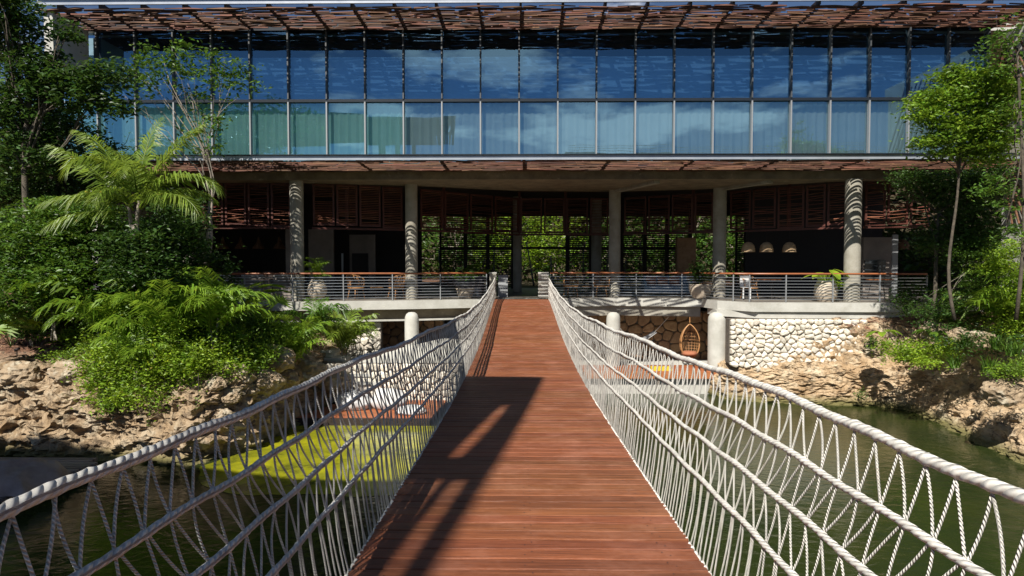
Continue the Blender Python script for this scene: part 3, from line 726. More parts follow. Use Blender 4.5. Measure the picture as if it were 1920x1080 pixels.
# wooded slopes behind and beside the hotel (the view past the building)
def wood(name, x0, x1, y0, y1, h, n, label):
    C = np.stack([rng.uniform(x0, x1, n), rng.uniform(y0, y1, n), -1.3+h*rng.uniform(0, 1, n)**.8], -1)
    C[:, 2] += .6*np.sin(C[:, 0]*.9)*(C[:, 2] > 2)
    return C
# ------------------------------------------------------------------ the rope bridge
Yk = np.array([-2.5,0,1.5,3.26,4.43,7,10.3,13.1,18,21,23.3]); Zk = np.array([-1.58,-1.56,-1.57,-1.60,-1.64,-1.79,-1.87,-1.78,-1.50,-1.30,-1.19])
pc = np.polyfit(Yk, Zk, 5)
def dz(Y): return float(np.polyval(pc, Y))
CX = .045; HW = .955
br = thing('rope_bridge', (CX, 10, -1.9), 'red-brown plank footbridge with white knotted rope railings leading to the hotel', 'bridge')
pm = []
for v in range(6):
    V = []; hx = HW
    xs_ = (-hx, -.5, 0, .5, hx); hh = [random.uniform(-.0025, .0025) for _ in xs_]
    for x, e in zip(xs_, hh):
        for dy, z in ((-.064,-.032),(-.064,-.004+e),(-.0585,0+e),(.0585,0+e),(.064,-.004+e),(.064,-.032)): V.append((x, dy, z))
    Q = [(i*6+k, i*6+(k+1) % 6, (i+1)*6+(k+1) % 6, (i+1)*6+k) for i in range(4) for k in range(6)]
    o_ = npmesh('plank', V, [Q, [(5,4,3,2,1,0), tuple(24+k for k in range(6))]], M['plank'], br, loc=(0,0,0)); pm.append(o_)
Y = -2.4; i = 0
while Y < 23.05:
    s = math.atan((dz(Y+.1)-dz(Y-.1))/.2)
    o_ = pm[i] if i < 6 else bpy.data.objects.new('plank', pm[random.randrange(6)].data)
    if i >= 6: col.objects.link(o_); o_.parent = br
    o_.location = Vector((CX+random.uniform(-.008, .008), Y, dz(Y)+random.uniform(-.0015, .0015)))-WP[br.name]
    o_.rotation_euler = (s, 0, random.uniform(-.0015, .0015)); 
    if random.random() < .5: o_.scale = (-1,-1,1)
    Y += .139*math.cos(s); i += 1
for sx_ in (-1, 1):
    MB().tube([(CX+sx_*.80, y, dz(y)-.075) for y in np.linspace(-2.4, 23.1, 60)], .03, 8).build('support_cable', M['cable'], br)
MB().tube([(CX-.88, y, dz(y)-.1) for y in np.linspace(-2.4, 23.1, 60)], .035, 8).build('support_cable', M['darkbeam'], br)
MB().tube([(CX+.88, y, dz(y)-.1) for y in np.linspace(-2.4, 23.1, 60)], .035, 8).build('support_cable', M['darkbeam'], br)
HY = [-2.5,1.6,4,7.5,12.5,18,21,23.0]; HH = [1.0,1.0,.98,1.02,.95,.78,.74,.80]
XO = [1.27,1.25,1.17,1.10,1.05,1.0,.97,.955]
hp = np.polyfit(HY, HH, 4)
def netpt(side, Y, f):
    """f: 0 at the deck edge, 1 at the top rope"""
    h = float(np.polyval(hp, Y)); xo = interp(Y, HY, XO)-.02
    x = (HW-.01)+(xo-HW)*(f**1.15); sag = .012*math.sin(Y*2.1+side)*f
    return Vector((CX+side*x, Y, dz(Y)+.01+h*f+sag))
FR = [1.0,.785,.585,.375,0.0]
ksp = .132
knots = list(np.arange(-1.2, 22.9, ksp))
for side in (-1, 1):
    # thick ropes
    objs = []
    for fi, f in enumerate(FR[:4]):
        ys = np.concatenate([np.arange(-1.6, .6, .05), np.arange(.6, 4.2, .009), np.arange(4.2, 8, .02), np.arange(8, 23.1, .08)])
        P = np.array([tuple(netpt(side, y, f)) for y in ys])
        # slight lumps at each knot
        R0 = .0182 if fi == 0 else .0132
        ph = ((ys+1.2)/ksp) % 1; lump = np.exp(-((np.minimum(ph, 1-ph))/.11)**2)
        r = R0*(1+.15*lump*(ys < 9)+.05*np.sin(ys*17+fi)); P[:, 2] += .004*np.sin(ys*9+fi*2)
        mb = MB().tube(P, r, 14 if fi == 0 else 12, lobes=3, pitch=.085 if fi == 0 else .07, amp=.07)
        if fi == 0:
            o_ = mb.build('rope_railing', M['rope'], br, smooth=True, uv=True)
            o_['label'] = 'rope railing on the %s side of the deck' % ('left' if side < 0 else 'right'); rail = o_
        else: mb.build('side_rope', M['rope'], rail, smooth=True, uv=True)
    # cords
    segs = []
    for i, y in enumerate(knots):
        for r_ in range(4):
            f0, f1 = FR[r_], FR[r_+1]
            sh = {0:-1, 1:1, 2:-1, 3:1}[r_]*ksp
            segs.append((y, f0, y+random.uniform(-.005, .005), f1, r_)); 
            if r_ < 3: segs.append((y+.012, f0, y+sh*1.0+random.uniform(-.006, .006), f1, r_))
            else: segs.append((y+.02, f0, y+ksp*.45+random.uniform(-.012, .012), f1, r_))
    segs = [s for s in segs if s[0] > .5 and s[2] > .4]
    segs.sort(key=lambda s: s[0])
    rest = MB()
    for k, (y0, f0, y1, f1, r_) in enumerate(segs):
        a = netpt(side, y0, f0); b = netpt(side, y1, f1); near = k < 300
        if r_ == 3: b += Vector((side*.012, 0, -.03))
        bow = random.uniform(-.007, .007); bow2 = random.uniform(-.004, .012)
        m = 7 if near else 3; ts = np.linspace(0, 1, m)
        P = [a.lerp(b, t)+Vector((side*bow2, bow, 0))*math.sin(math.pi*t) for t in ts]
        if near:
            MB().tube(P, .0058, 6, cap=False).build('cord', M['cord'], rail, smooth=True, uv=True) if False else None
            mb = MB().tube(P, .0048, 6, cap=False); mb.build('cord', M['cord'], rail, smooth=True, uv=True)
        else: rest.tube(P, .0046, 4, cap=False)
    tag(rest.build('cord_net', M['cord'], rail, smooth=True, uv=True), kind='stuff')
    # knots at the deck edge on the nearest cords
    kn = MB()
    for y in knots:
        if .5 < y < 9:
            for e in (0, ksp*.45):
                p = netpt(side, y+e, 0)+Vector((side*.012, 0, -.025)); kn.lathe(p, [(.004,-.02),(.013,-.012),(.015,0),(.011,.014),(.005,.022)], 6)
    tag(kn.build('cord_knot', M['cord'], rail, smooth=True, uv=True), kind='stuff')
sc = MB()
y = -2.4
while y < 8:
    for x in (-.80, -.76, -.02, .02, .76, .80):
        p = (CX+x, y+(.02 if x in (-.80, .02, .76) else -.02), dz(y)+.0022); sc.add([(p[0]+.0045*math.cos(a), p[1]+.0045*math.sin(a), p[2]+.0006) for a in np.linspace(0, 6.283, 7)[:6]], [[(0,1,2,3,4,5)]])
    y += .139
tag(sc.build('screw', M['transom'], br), kind='stuff')
# end pillars
for px0, px1, lab in ((918,930,'short grey concrete pillar ending the left rope railing'),(1010,1028,'short ribbed pale concrete pillar ending the right rope railing')):
    Y0 = 23.05; a = at(px0, 513, Y0); b = at(px1, 513, Y0)
    t = thing('bridge_pillar', ((a.x+b.x)/2, Y0+.15, ZT), lab, 'pillar')
    MB().box(a.x, b.x, Y0, Y0+.35, ZT+.014, a.z).build('shaft', M['concrete'], t)
    MB().box(a.x-.02, b.x+.02, Y0-.02, Y0+.37, a.z+.001, a.z+.05).build('cap', M['whiteconc'], t)
    if px0 > 1000:
        for k in range(7):
            z = ZT+.09+k*.125; MB().box(a.x-.02, b.x+.02, Y0-.03, Y0+.0, z, z+.05).build('rib', M['whiteconc'], t)
o = panel_b = MB().box(at(934,520,24.1).x, at(952,520,24.1).x, 24.1, 24.16, ZT+.014, at(940,516,24.1).z).build('info_panel', M['grey']); tag(o, 'grey-blue marbled panel standing beside the left bridge pillar', 'panel')

# ------------------------------------------------------------------ terrace railings
def railing(x0, x1, label, off=.1):
    t = thing('terrace_railing', (x0, interp(x0, [e[0] for e in edge], [e[1] for e in edge])+off, ZT), label, 'railing')
    ex = [e[0] for e in edge]; ey = [e[1] for e in edge]
    pts = [x0]+[e for e in ex if x0+.2 < e < x1-.2]+[x1]
    def E(x): return Vector((x, interp(x, ex, ey)+off, 0))
    fine = []
    for a, b in zip(pts, pts[1:]):
        n = max(1, int((b-a)/1.0)); fine += [a+(b-a)*i/n for i in range(n)]
    fine.append(x1)
    h = .93
    V = []
    hr = MB(); P = [E(x)+Vector((0,0,ZT+h)) for x in fine]
    hr.tube([p for p in P], .032, 8); hr.build('handrail', M['handrail'], t, smooth=True)
    for k in range(8):
        z = ZT+.10+k*.10; V = []; 
        for x in fine:
            p = E(x)
            for dy, dz_ in ((-.004,-.011),(.004,-.011),(.004,.011),(-.004,.011)): V.append((p.x, p.y+dy, z+dz_))
        npmesh('flat_bar', V, [[(i*4+j, i*4+(j+1) % 4, (i+1)*4+(j+1) % 4, (i+1)*4+j) for i in range(len(fine)-1) for j in range(4)]], M['cable'], t)
    x = x0
    while x <= x1+.01:
        p = E(x); MB().bar(p+Vector((0,.0,ZT+.014)), p+Vector((0,0,ZT+h-.03)), .03, .05).build('post', M['mullion'], t); x += (x1-x0)/max(1, round((x1-x0)/1.65))
    return t
railing(at(368,520,21.1).x, at(912,520,22.9).x, 'steel cable railing with wooden handrail left of the rope bridge')
railing(at(1032,520,23.2).x, at(1372,520,23.0).x-.05, 'steel cable railing with wooden handrail just right of the rope bridge')
railing(at(1382,520,21.2).x, at(1735,520,20.9).x, 'steel cable railing with wooden handrail above the white rubble wall')

# ------------------------------------------------------------------ leaves and plants
def leafquads(C, S, upb=.6, droop=.3, asp=.45):
    """C centres (n,3), S sizes (n) -> vertices, quads (folded leaf of one quad)"""
    n = len(C); a = rng.uniform(0, 2*np.pi, n)
    d = np.stack([np.cos(a), np.sin(a), rng.normal(-droop, .35, n)], -1); d /= np.linalg.norm(d, axis=1)[:, None]
    nn = rng.normal(0, 1, (n, 3)); nn[:, 2] = np.abs(nn[:, 2])*.6+upb*1.6; nn -= d*(nn*d).sum(1)[:, None]; nn /= np.linalg.norm(nn, axis=1)[:, None]
    s = np.cross(d, nn); S = S[:, None]
    V = np.stack([C-d*S*.5, C+s*S*asp*.5+nn*S*.08, C+d*S*.5, C-s*S*asp*.5+nn*S*.08], 1).reshape(-1, 3)
    Q = np.arange(n*4).reshape(-1, 4)
    return V, Q
def foliage(name, blobs, size, mat_, parent=None, clumps=40, per=25, cl=.22, flat=.45, asp=.45, upb=.6, hollow=.5, loc=None):
    """blobs: (center, (rx,ry,rz), weight). leaf clumps spread through each crown volume"""
    Cs = []
    ws = [b[2] for b in blobs]; tw = sum(ws)
    for c, rad, w in blobs:
        k = max(1, int(clumps*w/tw*len(blobs)/max(1, len(blobs)))) if False else max(1, int(round(clumps*w/tw)))
        u = rng.normal(0, 1, (k, 3)); u /= np.linalg.norm(u, axis=1)[:, None]
        rr = rng.uniform(hollow**3, 1, k)**(1/3); cc = np.array(c)+u*rr[:, None]*np.array(rad)
        sc = rng.uniform(.6, 1.4, k)
        pp = np.repeat(cc, per, 0)+rng.normal(0, 1, (k*per, 3))*np.array([cl, cl, cl*flat])*np.repeat(sc, per)[:, None]
        Cs.append(pp)
    C = np.concatenate(Cs); S = rng.uniform(.65, 1.3, len(C))*size
    V, Q = leafquads(C, S, upb, .3, asp)
    return npmesh(name, V, [Q], mat_, parent, loc=loc)
def limb(mb, a, b, r0, r1, wob=.12, n=7, sides=7):
    a = Vector(a); b = Vector(b); L = (b-a).length; o1 = Vector([random.uniform(-1, 1) for _ in range(3)])*L*wob; o2 = Vector([random.uniform(-1, 1) for _ in range(3)])*L*wob*.6
    P = []
    for i in range(n+1):
        t = i/n; P.append(a.lerp(b, t)+o1*math.sin(math.pi*t)*.5+o2*math.sin(2*math.pi*t)*.5)
    mb.tube(P, np.linspace(r0, r1, n+1), sides); return P
def tree(name, label, cat, base, top, blobs, size, lm, r=.08, clumps=60, per=25, cl=.22, flat=.45, bark='bark', asp=.45, upb=.6, hollow=.5, branches=8, group=None, wob=.08, bs=6):
    t = thing(name, base, label, cat, group)
    mb = MB(); P = limb(mb, base, top, r, r*.55, wob, 9, 9)
    for i in range(branches):
        c, rad, w = blobs[i % len(blobs)]
        e = Vector(c)+Vector([random.uniform(-.7, .7)*q for q in rad]); s = P[random.randint(bs, len(P)-1)]
        B = limb(mb, s, e, r*.42, r*.10, .14, 6, 6)
        for _ in range(2):
            e2 = e+Vector([random.uniform(-.6, .6)*q for q in rad]); limb(mb, B[random.randint(2, 4)], e2, r*.2, r*.05, .14, 4, 5)
    mb.build('trunk', M[bark], t, smooth=True)
    foliage('crown', blobs, size, M[lm], t, clumps, per, cl, flat, asp, upb, hollow)
    return t
def frond_mesh(L, lift, curl, nl=26, wl=.30, seed=0, asp=.05, vlift=.35, kink=0.0):
    """pinnate frond along +x from origin: returns MB of leaflets and MB of rachis"""
    r_ = random.Random(seed); P = []; ang = lift; p = Vector((0,0,0)); n = 16
    for i in range(n+1):
        P.append(p.copy()); ang -= curl/n*(.5+i/n); p = p+Vector((math.cos(ang), 0, math.sin(ang)))*L/n
        p.y += kink*L/n*math.sin(i/n*3)
    ra = MB().tube(P, np.linspace(.016, .003, n+1)*(L**.5), 5)
    lf = MB(); V = []; Q = []
    for i in range(nl):
        t = .12+.88*i/(nl-1); f = t*n; j = min(n-1, int(f)); q = P[j].lerp(P[j+1], f-j); d = (P[j+1]-P[j]).normalized(); sd = Vector((0,1,0)); u = d.cross(sd)*-1
        u = sd.cross(d)*-1 if False else Vector((-d.z, 0, d.x))
        ll = wl*L*(math.sin(math.pi*min(1, t*.82+.16))**.6)*(r_.uniform(.85, 1.1))
        for s in (-1, 1):
            dr = (sd*s*(1.0-.35*t)+d*(.45+.55*t)+u*(vlift*r_.uniform(.5, 1.3))).normalized()
            dr = (dr+Vector((r_.uniform(-.16,.16), r_.uniform(-.16,.16), r_.uniform(-.2,.12)))).normalized(); w = max(.006, asp*ll*.5); e1 = q+dr*ll*.5; e2 = q+dr*ll*.95+Vector((0,0,-ll*.34*r_.uniform(.4, 1.9)))
            wd = d*w; b = len(V); V += [q-wd*.4, q+wd*.4, e1+wd, e1-wd, e2+wd*.15, e2-wd*.15]; Q += [(b, b+1, b+2, b+3), (b+3, b+2, b+4, b+5)]
    lf.add([tuple(v) for v in V], [Q]); return lf, ra
def palm(name, label, cat, base, specs, lm, trunks=(), scale=1.0, group=None, sub=True):
    """specs: list of (azimuth, L, lift, curl, origin offset)"""
    t = thing(name, base, label, cat, group)
    base = Vector(base)
    for (p0, p1, r0, r1) in trunks:
        mb = MB(); limb(mb, base+Vector(p0), base+Vector(p1), r0, r1, .05, 10, 8); mb.build('trunk', M['palebark'], t, smooth=True)
    for k, (az, L, lift, curl, off_, nl, wl, asp, vl) in enumerate(specs):
        lf, ra = frond_mesh(L, lift, curl, nl, wl, k*7+3, asp, vl)
        Rm = Matrix.Rotation(az, 3, 'Z'); o0 = base+Vector(off_)
        lf.V = [np.array([tuple(Rm @ Vector(v)+o0) for v in A]) for A in lf.V]; ra.V = [np.array([tuple(Rm @ Vector(v)+o0) for v in A]) for A in ra.V]
        f = lf.build('frond', M[lm], t, loc=o0); ra.build('stalk', M[lm], f)
    return t
# ------------------------------------------------------------------ coconut palm at the left
def sp(az, L, lift, curl, off_=(0,0,0), nl=34, wl=.26, asp=.075, vl=.25): return (R(az), L, R(lift), R(curl), off_, nl, wl, asp, vl)
cb_ = at(252, 425, 15.0)
def oo(px, py): return tuple(at(px, py, 15.0)-cb_)
specs = [sp(176,2.95,52,35,oo(238,385),60,.24,.10,.05), sp(160,2.7,70,60,oo(238,370),56,.22,.10,.1), sp(188,2.5,28,60,oo(240,395),52,.24,.10,.0), sp(200,2.2,8,50,oo(240,400),48,.26,.10,.0),
         sp(238,2.3,88,165,oo(248,380),56,.27,.10,.1), sp(290,2.1,80,150,oo(258,380),54,.27,.10,.1), sp(70,2.3,84,30,oo(258,370),52,.24,.10,.1), sp(12,2.5,64,32,oo(262,370),56,.24,.10,.1),
         sp(-4,2.9,56,112,oo(262,385),62,.25,.10,.05), sp(-22,2.6,34,95,oo(264,392),56,.25,.10,.0), sp(25,2.2,40,80,oo(262,385),50,.25,.10,.1), sp(135,2.2,75,70,oo(245,378),50,.24,.10,.1), sp(212,1.9,50,130,oo(245,390),48,.27,.1,.1), sp(320,1.9,50,120,oo(262,392),48,.27,.1,.1), sp(265,1.7,60,140,oo(250,395),44,.28,.1,.1)]
specs = [(a_, L_*(.93 if l_ > R(58) else .82), l_, c_, o_, int(n_*1.25), w_*1.08, .072, v_) for a_, L_, l_, c_, o_, n_, w_, as_, v_ in specs]
palm('coconut_palm', 'young coconut palm with yellow-green fronds in front of the teal windows', 'palm', cb_+Vector((0,0,-1.2)), [(*s_[:4], tuple(Vector(s_[4])+Vector((0,0,1.2))), *s_[5:]) for s_ in specs], 'frond',
     trunks=[((0,0,0), (0,0,1.25), .12, .10), ((.04,0,1.0), tuple(Vector(oo(262,375))+Vector((0,0,1.2))), .05, .035), ((-.06,0,1.0), tuple(Vector(oo(240,385))+Vector((0,0,1.2))), .05, .03)])
# ------------------------------------------------------------------ areca palms
def areca(px, py, Y, h, n, label, lm='frond_areca', seed=1, az0=0, cat='palm', group='areca palms on the left bank', Ls=(1.05, 1.6)):
    rr = random.Random(seed); b = at(px, py, Y); S = []
    for i in range(n):
        az = az0+360*i/n+rr.uniform(-18, 18); L = rr.uniform(*Ls)*h/1.3
        S.append(sp(az, L, rr.uniform(48, 82), rr.uniform(60, 120), (rr.uniform(-.12, .12), rr.uniform(-.1, .1), rr.uniform(.05, .45)*h), nl=26, wl=.33, asp=.12, vl=.25))
    return palm('areca_palm', label, cat, b, S, lm, trunks=[((rr.uniform(-.1,.1),0,-.3), (rr.uniform(-.15,.15),0,.35*h), .02, .015) for _ in range(3)], group=group)
areca(312, 650, 14.9, 1.7, 20, 'tallest bright areca palm, above the ivy on the left bank', seed=2)
areca(195, 660, 14.9, 1.5, 16, 'areca palm leaning over the mulch at the left edge of the ivy', seed=3)
areca(405, 635, 15.2, 1.4, 15, 'areca palm between the ivy and the terrace railing', seed=4)
areca(388, 600, 17.2, 1.2, 12, 'areca palm in front of the left end of the terrace railing', seed=5)
areca(478, 645, 17.4, 1.0, 11, 'areca palm below the left column, over the dark rock', seed=6)
areca(550, 690, 17.3, 1.3, 18, 'areca palm hanging over the rock edge left of the stone steps', seed=7)
areca(585, 640, 19.6, 1.3, 14, 'shaded areca palm tucked under the terrace slab', 'leaf_mid', seed=8)
areca(645, 668, 20.4, 1.5, 18, 'yellowing areca palm against the pale squared stone wall', 'frond', seed=9)
areca(60, 650, 16.5, 1.1, 12, 'dark areca palm at the far left above the mulch', 'leaf_mid', seed=10)
areca(255, 690, 14.3, 1.0, 12, 'short areca palm rising out of the ivy', seed=31)
areca(100, 615, 15.2, 1.3, 14, 'areca palm in front of the layered shrub at far left', 'leaf_bright', seed=32)
areca(130, 655, 17.5, 1.2, 12, 'small areca palm behind the mulch bed', 'leaf_mid', seed=11)
# fan palm
def fan(px, py, Y, r, label, lm, n=5, seed=0, leaves=6):
    rr = random.Random(seed); b = at(px, py, Y); t = thing('fan_palm', b, label, 'palm')
    for k in range(leaves):
        az = rr.uniform(0, 6.28); c = b+Vector((math.cos(az)*r*.6, math.sin(az)*r*.6, rr.uniform(.25, .8)*r*1.3)); V = [tuple(c)]; Q = []
        up_ = (c-b+Vector((0,-.3,.4))).normalized(); s = Vector((-math.sin(az), math.cos(az), 0)); d = s.cross(up_).normalized()*-1
        for j in range(16):
            a = R(-120+240*j/15); e = c+(up_*0+ (d*math.cos(a)+s*math.sin(a)))*r*.5*rr.uniform(.9, 1.05)+Vector((0,0,-.05*r)); w = (d*-math.sin(a)+s*math.cos(a))*r*.035
            i = len(V); mid = c.lerp(e, .5)+Vector((0,0,.03)); V += [tuple(mid-w), tuple(e), tuple(mid+w)]; Q.append((0, i, i+1, i+2))
        f = npmesh('leaf', V, [Q], M[lm], t); MB().tube([b, b.lerp(c, .5)+Vector((0,0,.08)), c], .008, 5).build('stalk', M[lm], f)
fan(505, 590, 17.6, .9, 'fan palm with round pleated leaves below the left column', 'frond_areca', seed=3)
fan(75, 640, 15.6, 1.0, 'fan palm with drooping round leaves beside the mulch', 'leaf_mid', seed=5)
fan(20, 650, 15.2, .9, 'fan palm cut off by the left edge of the picture', 'frond_areca', seed=6)
# ------------------------------------------------------------------ left trees and shrubs
def B(px, py, Y, rx, rz, ry=None, w=None):
    c = at(px, py, Y); s = Y/F; return (tuple(c), (rx*s, ry if ry else max(rx, rz)*s*.8, rz*s), w if w else rx*rz)
tree('broadleaf_tree', 'tall dark broadleaf tree filling the upper left corner', 'tree', at(20,620,16.5), at(60,160,16.5),
     [B(20,60,16.5,60,60), B(80,140,16.5,70,50), B(30,200,16.5,70,60), B(150,170,16.3,60,45), B(60,290,16.8,80,50), B(205,140,16.4,45,22), B(120,60,16.4,30,18), B(215,200,16.4,35,22), B(10,10,16,60,40)], .15, 'leaf_dark', .10, 620, 24, .17, .5, branches=22, hollow=.1)
tree('broadleaf_tree', 'dark leafy tree standing behind the coconut palm at the left edge', 'tree', at(110,620,18.5), at(110,250,18.5),
     [B(30,330,18.5,80,70), B(110,250,18.5,70,60), B(100,370,18.3,80,60), B(200,330,19,50,70), B(320,420,19.5,45,70)], .15, 'leaf_dark', .10, 640, 26, .22, .45, branches=12, hollow=.1)
tree('slender_tree', 'slender pale-stemmed tree with sparse glossy leaves in front of the upper glass', 'tree', at(372,520,18.2), at(392,290,18.2),
     [B(300,130,18,60,45,.5), B(370,130,18.1,60,55,.6), B(445,150,18.3,45,40,.5), B(385,225,18.1,40,30,.4), B(250,160,17.8,50,25,.4), B(390,275,18.2,40,16,.4)], .15, 'leaf_mid', .045, 175, 13, .16, .6, 'palebark', branches=14, hollow=.3, wob=.12)
tree('bare_stem_tree', 'thin leaning stem with a few leaves by the left end of the terrace', 'tree', at(378,520,19.0), at(395,360,19.0), [B(385,395,19,25,25,.3), B(360,500,19,20,25,.3)], .11, 'leaf_dark', .07, 14, 10, .15, .6, 'palebark', branches=4, wob=.15)
def shrub(name, label, blobs, size, lm, clumps, per=26, cl=.2, flat=.4, cat='shrub', group=None, asp=.45, hollow=.35, base=None, stems=6, upb=.6):
    c = blobs[0][0]; bz = min(b[0][2]-b[1][2] for b in blobs); base = base or (c[0], c[1], bz)
    t = thing(name, base, label, cat, group)
    mb = MB()
    for i in range(stems):
        q = blobs[i % len(blobs)]; e = Vector(q[0])+Vector([random.uniform(-.6, .6)*a for a in q[1]]); limb(mb, Vector(base)+Vector((random.uniform(-.2,.2), 0, 0)), e, .025, .008, .1, 5, 5)
    mb.build('stem', M['bark'], t, smooth=True)
    foliage('foliage', blobs, size, M[lm], t, clumps, per, cl, flat, asp, upb, hollow); return t
shrub('leafy_shrub', 'wide layered shrub with small leaves covering the slope at the left edge', [B(60,450,15.5,90,60), B(170,430,15.8,90,45), B(50,540,15.2,80,60), B(160,520,15.4,90,60), B(130,400,16.2,80,30)], .12, 'leaf_mid', 800, 30, .17, .22)
shrub('leafy_shrub', 'dark shrub in shade right of the coconut palm trunk', [B(280,470,16.2,90,60), B(245,455,14.6,60,30,.25), B(265,500,14.5,60,36,.25), B(350,460,17.0,45,70), B(300,540,16,90,50), B(340,390,17.5,40,40), B(400,520,17.5,40,40)], .13, 'leaf_dark', 560, 28, .2, .4)
shrub('leafy_shrub', 'low dark undergrowth behind the mulch bed', [B(30,600,16.5,60,30), B(120,600,17,60,30), B(200,590,17,60,40), B(260,580,16.8,50,40)], .12, 'leaf_dark', 240, 26, .2, .4)
shrub('leafy_shrub', 'mixed green shrub sprawling over the rock below the left column', [B(430,610,16.8,60,40), B(490,640,17,50,40), B(420,670,16.2,70,40), B(380,630,16,70,50), B(480,680,16.4,40,25)], .09, 'leaf_mid', 480, 28, .17, .4)
shrub('vine_mound', 'bright mounded vines right of the ivy, covering the top of the dark rock', [B(430,645,15.6,50,28,.5), B(490,660,16.0,40,24,.4), B(400,620,15.6,50,26,.5), B(520,640,17.0,35,24,.4), B(455,690,15.5,35,14,.3)], .085, 'leaf_bright', 330, 26, .14, .5, upb=.4)
shrub('vine_mound', 'sunny shrub filling the gap between the mulch and the tallest areca palm', [B(215,620,15.6,50,26,.5), B(260,600,15.6,50,30,.5), B(150,630,16,40,20,.4), B(330,570,16.0,60,26,.5)], .085, 'leaf_bright', 260, 26, .15, .5, upb=.4)
# hanging ivy
iv = shrub('ivy', 'bright green ivy tumbling over the top of the left rock face', [B(270,640,15.0,110,30), B(210,680,14.4,60,38,.35), B(285,695,14.3,85,45,.35), B(190,720,14.2,35,42,.3), B(345,690,14.6,60,40,.4), B(400,680,15,60,35), B(245,740,14.1,40,25,.25), B(175,690,14.3,18,20,.2), B(300,745,14.1,22,18,.2), B(205,755,14.05,16,18,.15), B(360,665,14.4,40,22,.3), B(330,615,14.9,50,22)], .085, 'leaf_lime', 640, 26, .14, .6, stems=10, hollow=.1, upb=.3)
for k, (px, y0, y1, label) in enumerate(((192,730,790,'longest ivy trailer, below the left end of the ivy'),(282,740,800,'ivy trailer hanging below the middle of the ivy'),(372,700,770,'thin ivy trailer on the dark rock at the right end of the ivy'),(517,690,745,'thin ivy trailer beside the stone steps'))):
    a = at(px, y0, 14.0 if px < 400 else 17.3); b = at(px-4, y1, 13.95 if px < 400 else 17.2)
    t = thing('ivy_trailer', b, label, 'creeper'); mb = MB(); limb(mb, a, b, .008, .004, .06, 6, 5); mb.build('stem', M['bark'], t)
    n = 46; C = np.array([tuple(a.lerp(b, random.random())+Vector((random.gauss(0,.04), random.gauss(0,.04), 0))) for _ in range(n)])
    V, Q = leafquads(C, rng.uniform(.04, .08, n), .2); npmesh('foliage', V, [Q], M['leaf_bright'], t)
shrub('ground_cover', 'small bright leafy patch spilling over the edge of the mulch bed', [B(120,668,15.3,45,9,.3), B(170,655,15.3,35,10,.3)], .07, 'leaf_bright', 50, 22, .13, .4, cat='plant', stems=3)
# ------------------------------------------------------------------ right side plants
tree('layered_tree', 'flat-layered bright green tree in front of the right end of the glass', 'tree', at(1790,600,16.5), at(1800,290,16.5),
     [B(1835,160,16.3,60,30), B(1770,190,16.4,55,26), B(1850,215,16.5,60,26), B(1790,240,16.3,55,26), B(1860,255,16.6,45,25), B(1740,215,16.2,30,16), B(1750,265,16.3,35,12), B(1830,280,16.5,50,16), B(1790,140,16.4,35,14), B(1880,180,16.4,45,20), B(1850,300,16.5,30,12), B(1765,290,16.4,22,9)], .12, 'leaf_bright', .045, 600, 28, .2, .16, bs=8, branches=12, hollow=.15)
tree('slender_tree', 'tall slender tree close to the concrete gable at the right edge', 'tree', at(1905,600,15.0), at(1908,90,15.0),
     [B(1870,110,15.2,40,50,.5), B(1905,60,15.2,30,40,.5), B(1880,360,15.2,45,50,.5), B(1900,440,15,30,20,.4), B(1895,220,15,25,40,.4)], .12, 'leaf_mid', .045, 85, 16, .14, .4, 'bark', branches=5, hollow=.2, wob=.04)
tree('dark_tree', 'dark small-leaved tree in the shade below the layered tree crown', 'tree', at(1750,620,18.8), at(1760,400,18.8),
     [B(1740,350,18.8,55,30), B(1800,380,18.8,55,60), B(1850,340,18.6,40,40), B(1780,460,18.8,60,40), B(1830,450,18.5,50,40), B(1710,335,18.9,35,14)], .12, 'leaf_dark', .07, 460, 26, .2, .4, branches=12, hollow=.2)
tree('feathery_tree', 'feathery young tree with a pale thin trunk on the right bank', 'tree', at(1852,668,18.0), at(1858,480,18.0),
     [B(1840,475,18.0,55,30), B(1860,520,17.9,65,30), B(1820,560,18.0,60,28), B(1870,590,18.1,55,25), B(1790,590,18.3,40,25), B(1830,620,18.2,50,16)], .07, 'leaf_mid', .03, 360, 30, .14, .35, 'palebark', branches=16, hollow=.2, asp=.4)
areca(1915, 650, 17.0, 2.1, 18, 'bright feathery palm cut by the right edge of the picture', 'frond_areca', seed=21, group=None, Ls=(1.0,1.5))
shrub('bright_bush', 'sunlit lime-green bush at the right edge below the gable', [B(1905,490,17.0,45,40), B(1915,560,16.8,55,45), B(1900,620,16.8,40,35), B(1870,500,17.4,30,20)], .08, 'leaf_lime', 420, 26, .13, .35)
shrub('leafy_shrub', 'dark shrub at the right end of the terrace slab', [B(1730,560,19.5,50,30), B(1780,590,18,60,35), B(1700,575,19.8,25,15), B(1850,640,16.6,70,25)], .10, 'leaf_dark', 210, 26, .18, .4)
shrub('ground_cover', 'bright leafy ground cover on top of the right rock bank', [B(1690,652,18.2,55,16,.4), B(1740,660,17.6,60,18,.4), B(1780,650,17.4,40,16,.4), B(1700,668,17.7,50,12,.3), B(1745,680,17.0,35,8,.3)], .085, 'leaf_lime', 200, 24, .13, .45, cat='plant', stems=5)
shrub('ground_cover', 'small green plant at the foot of the rubble wall corner', [B(1638,645,19.3,14,14,.2)], .08, 'leaf_mid', 26, 16, .09, .5, cat='plant', stems=3)
shrub('rock_plant', 'small plant growing alone out of the right rock face', [B(1613,738,19.75,9,12,.12)], .06, 'leaf_mid', 16, 16, .06, .8, cat='plant', stems=2)
shrub('leafy_shrub', 'small bright shrub above the rock at the lower right edge', [B(1905,690,14.4,35,20), B(1880,700,14.6,25,12)], .06, 'leaf_bright', 90, 24, .12, .4)
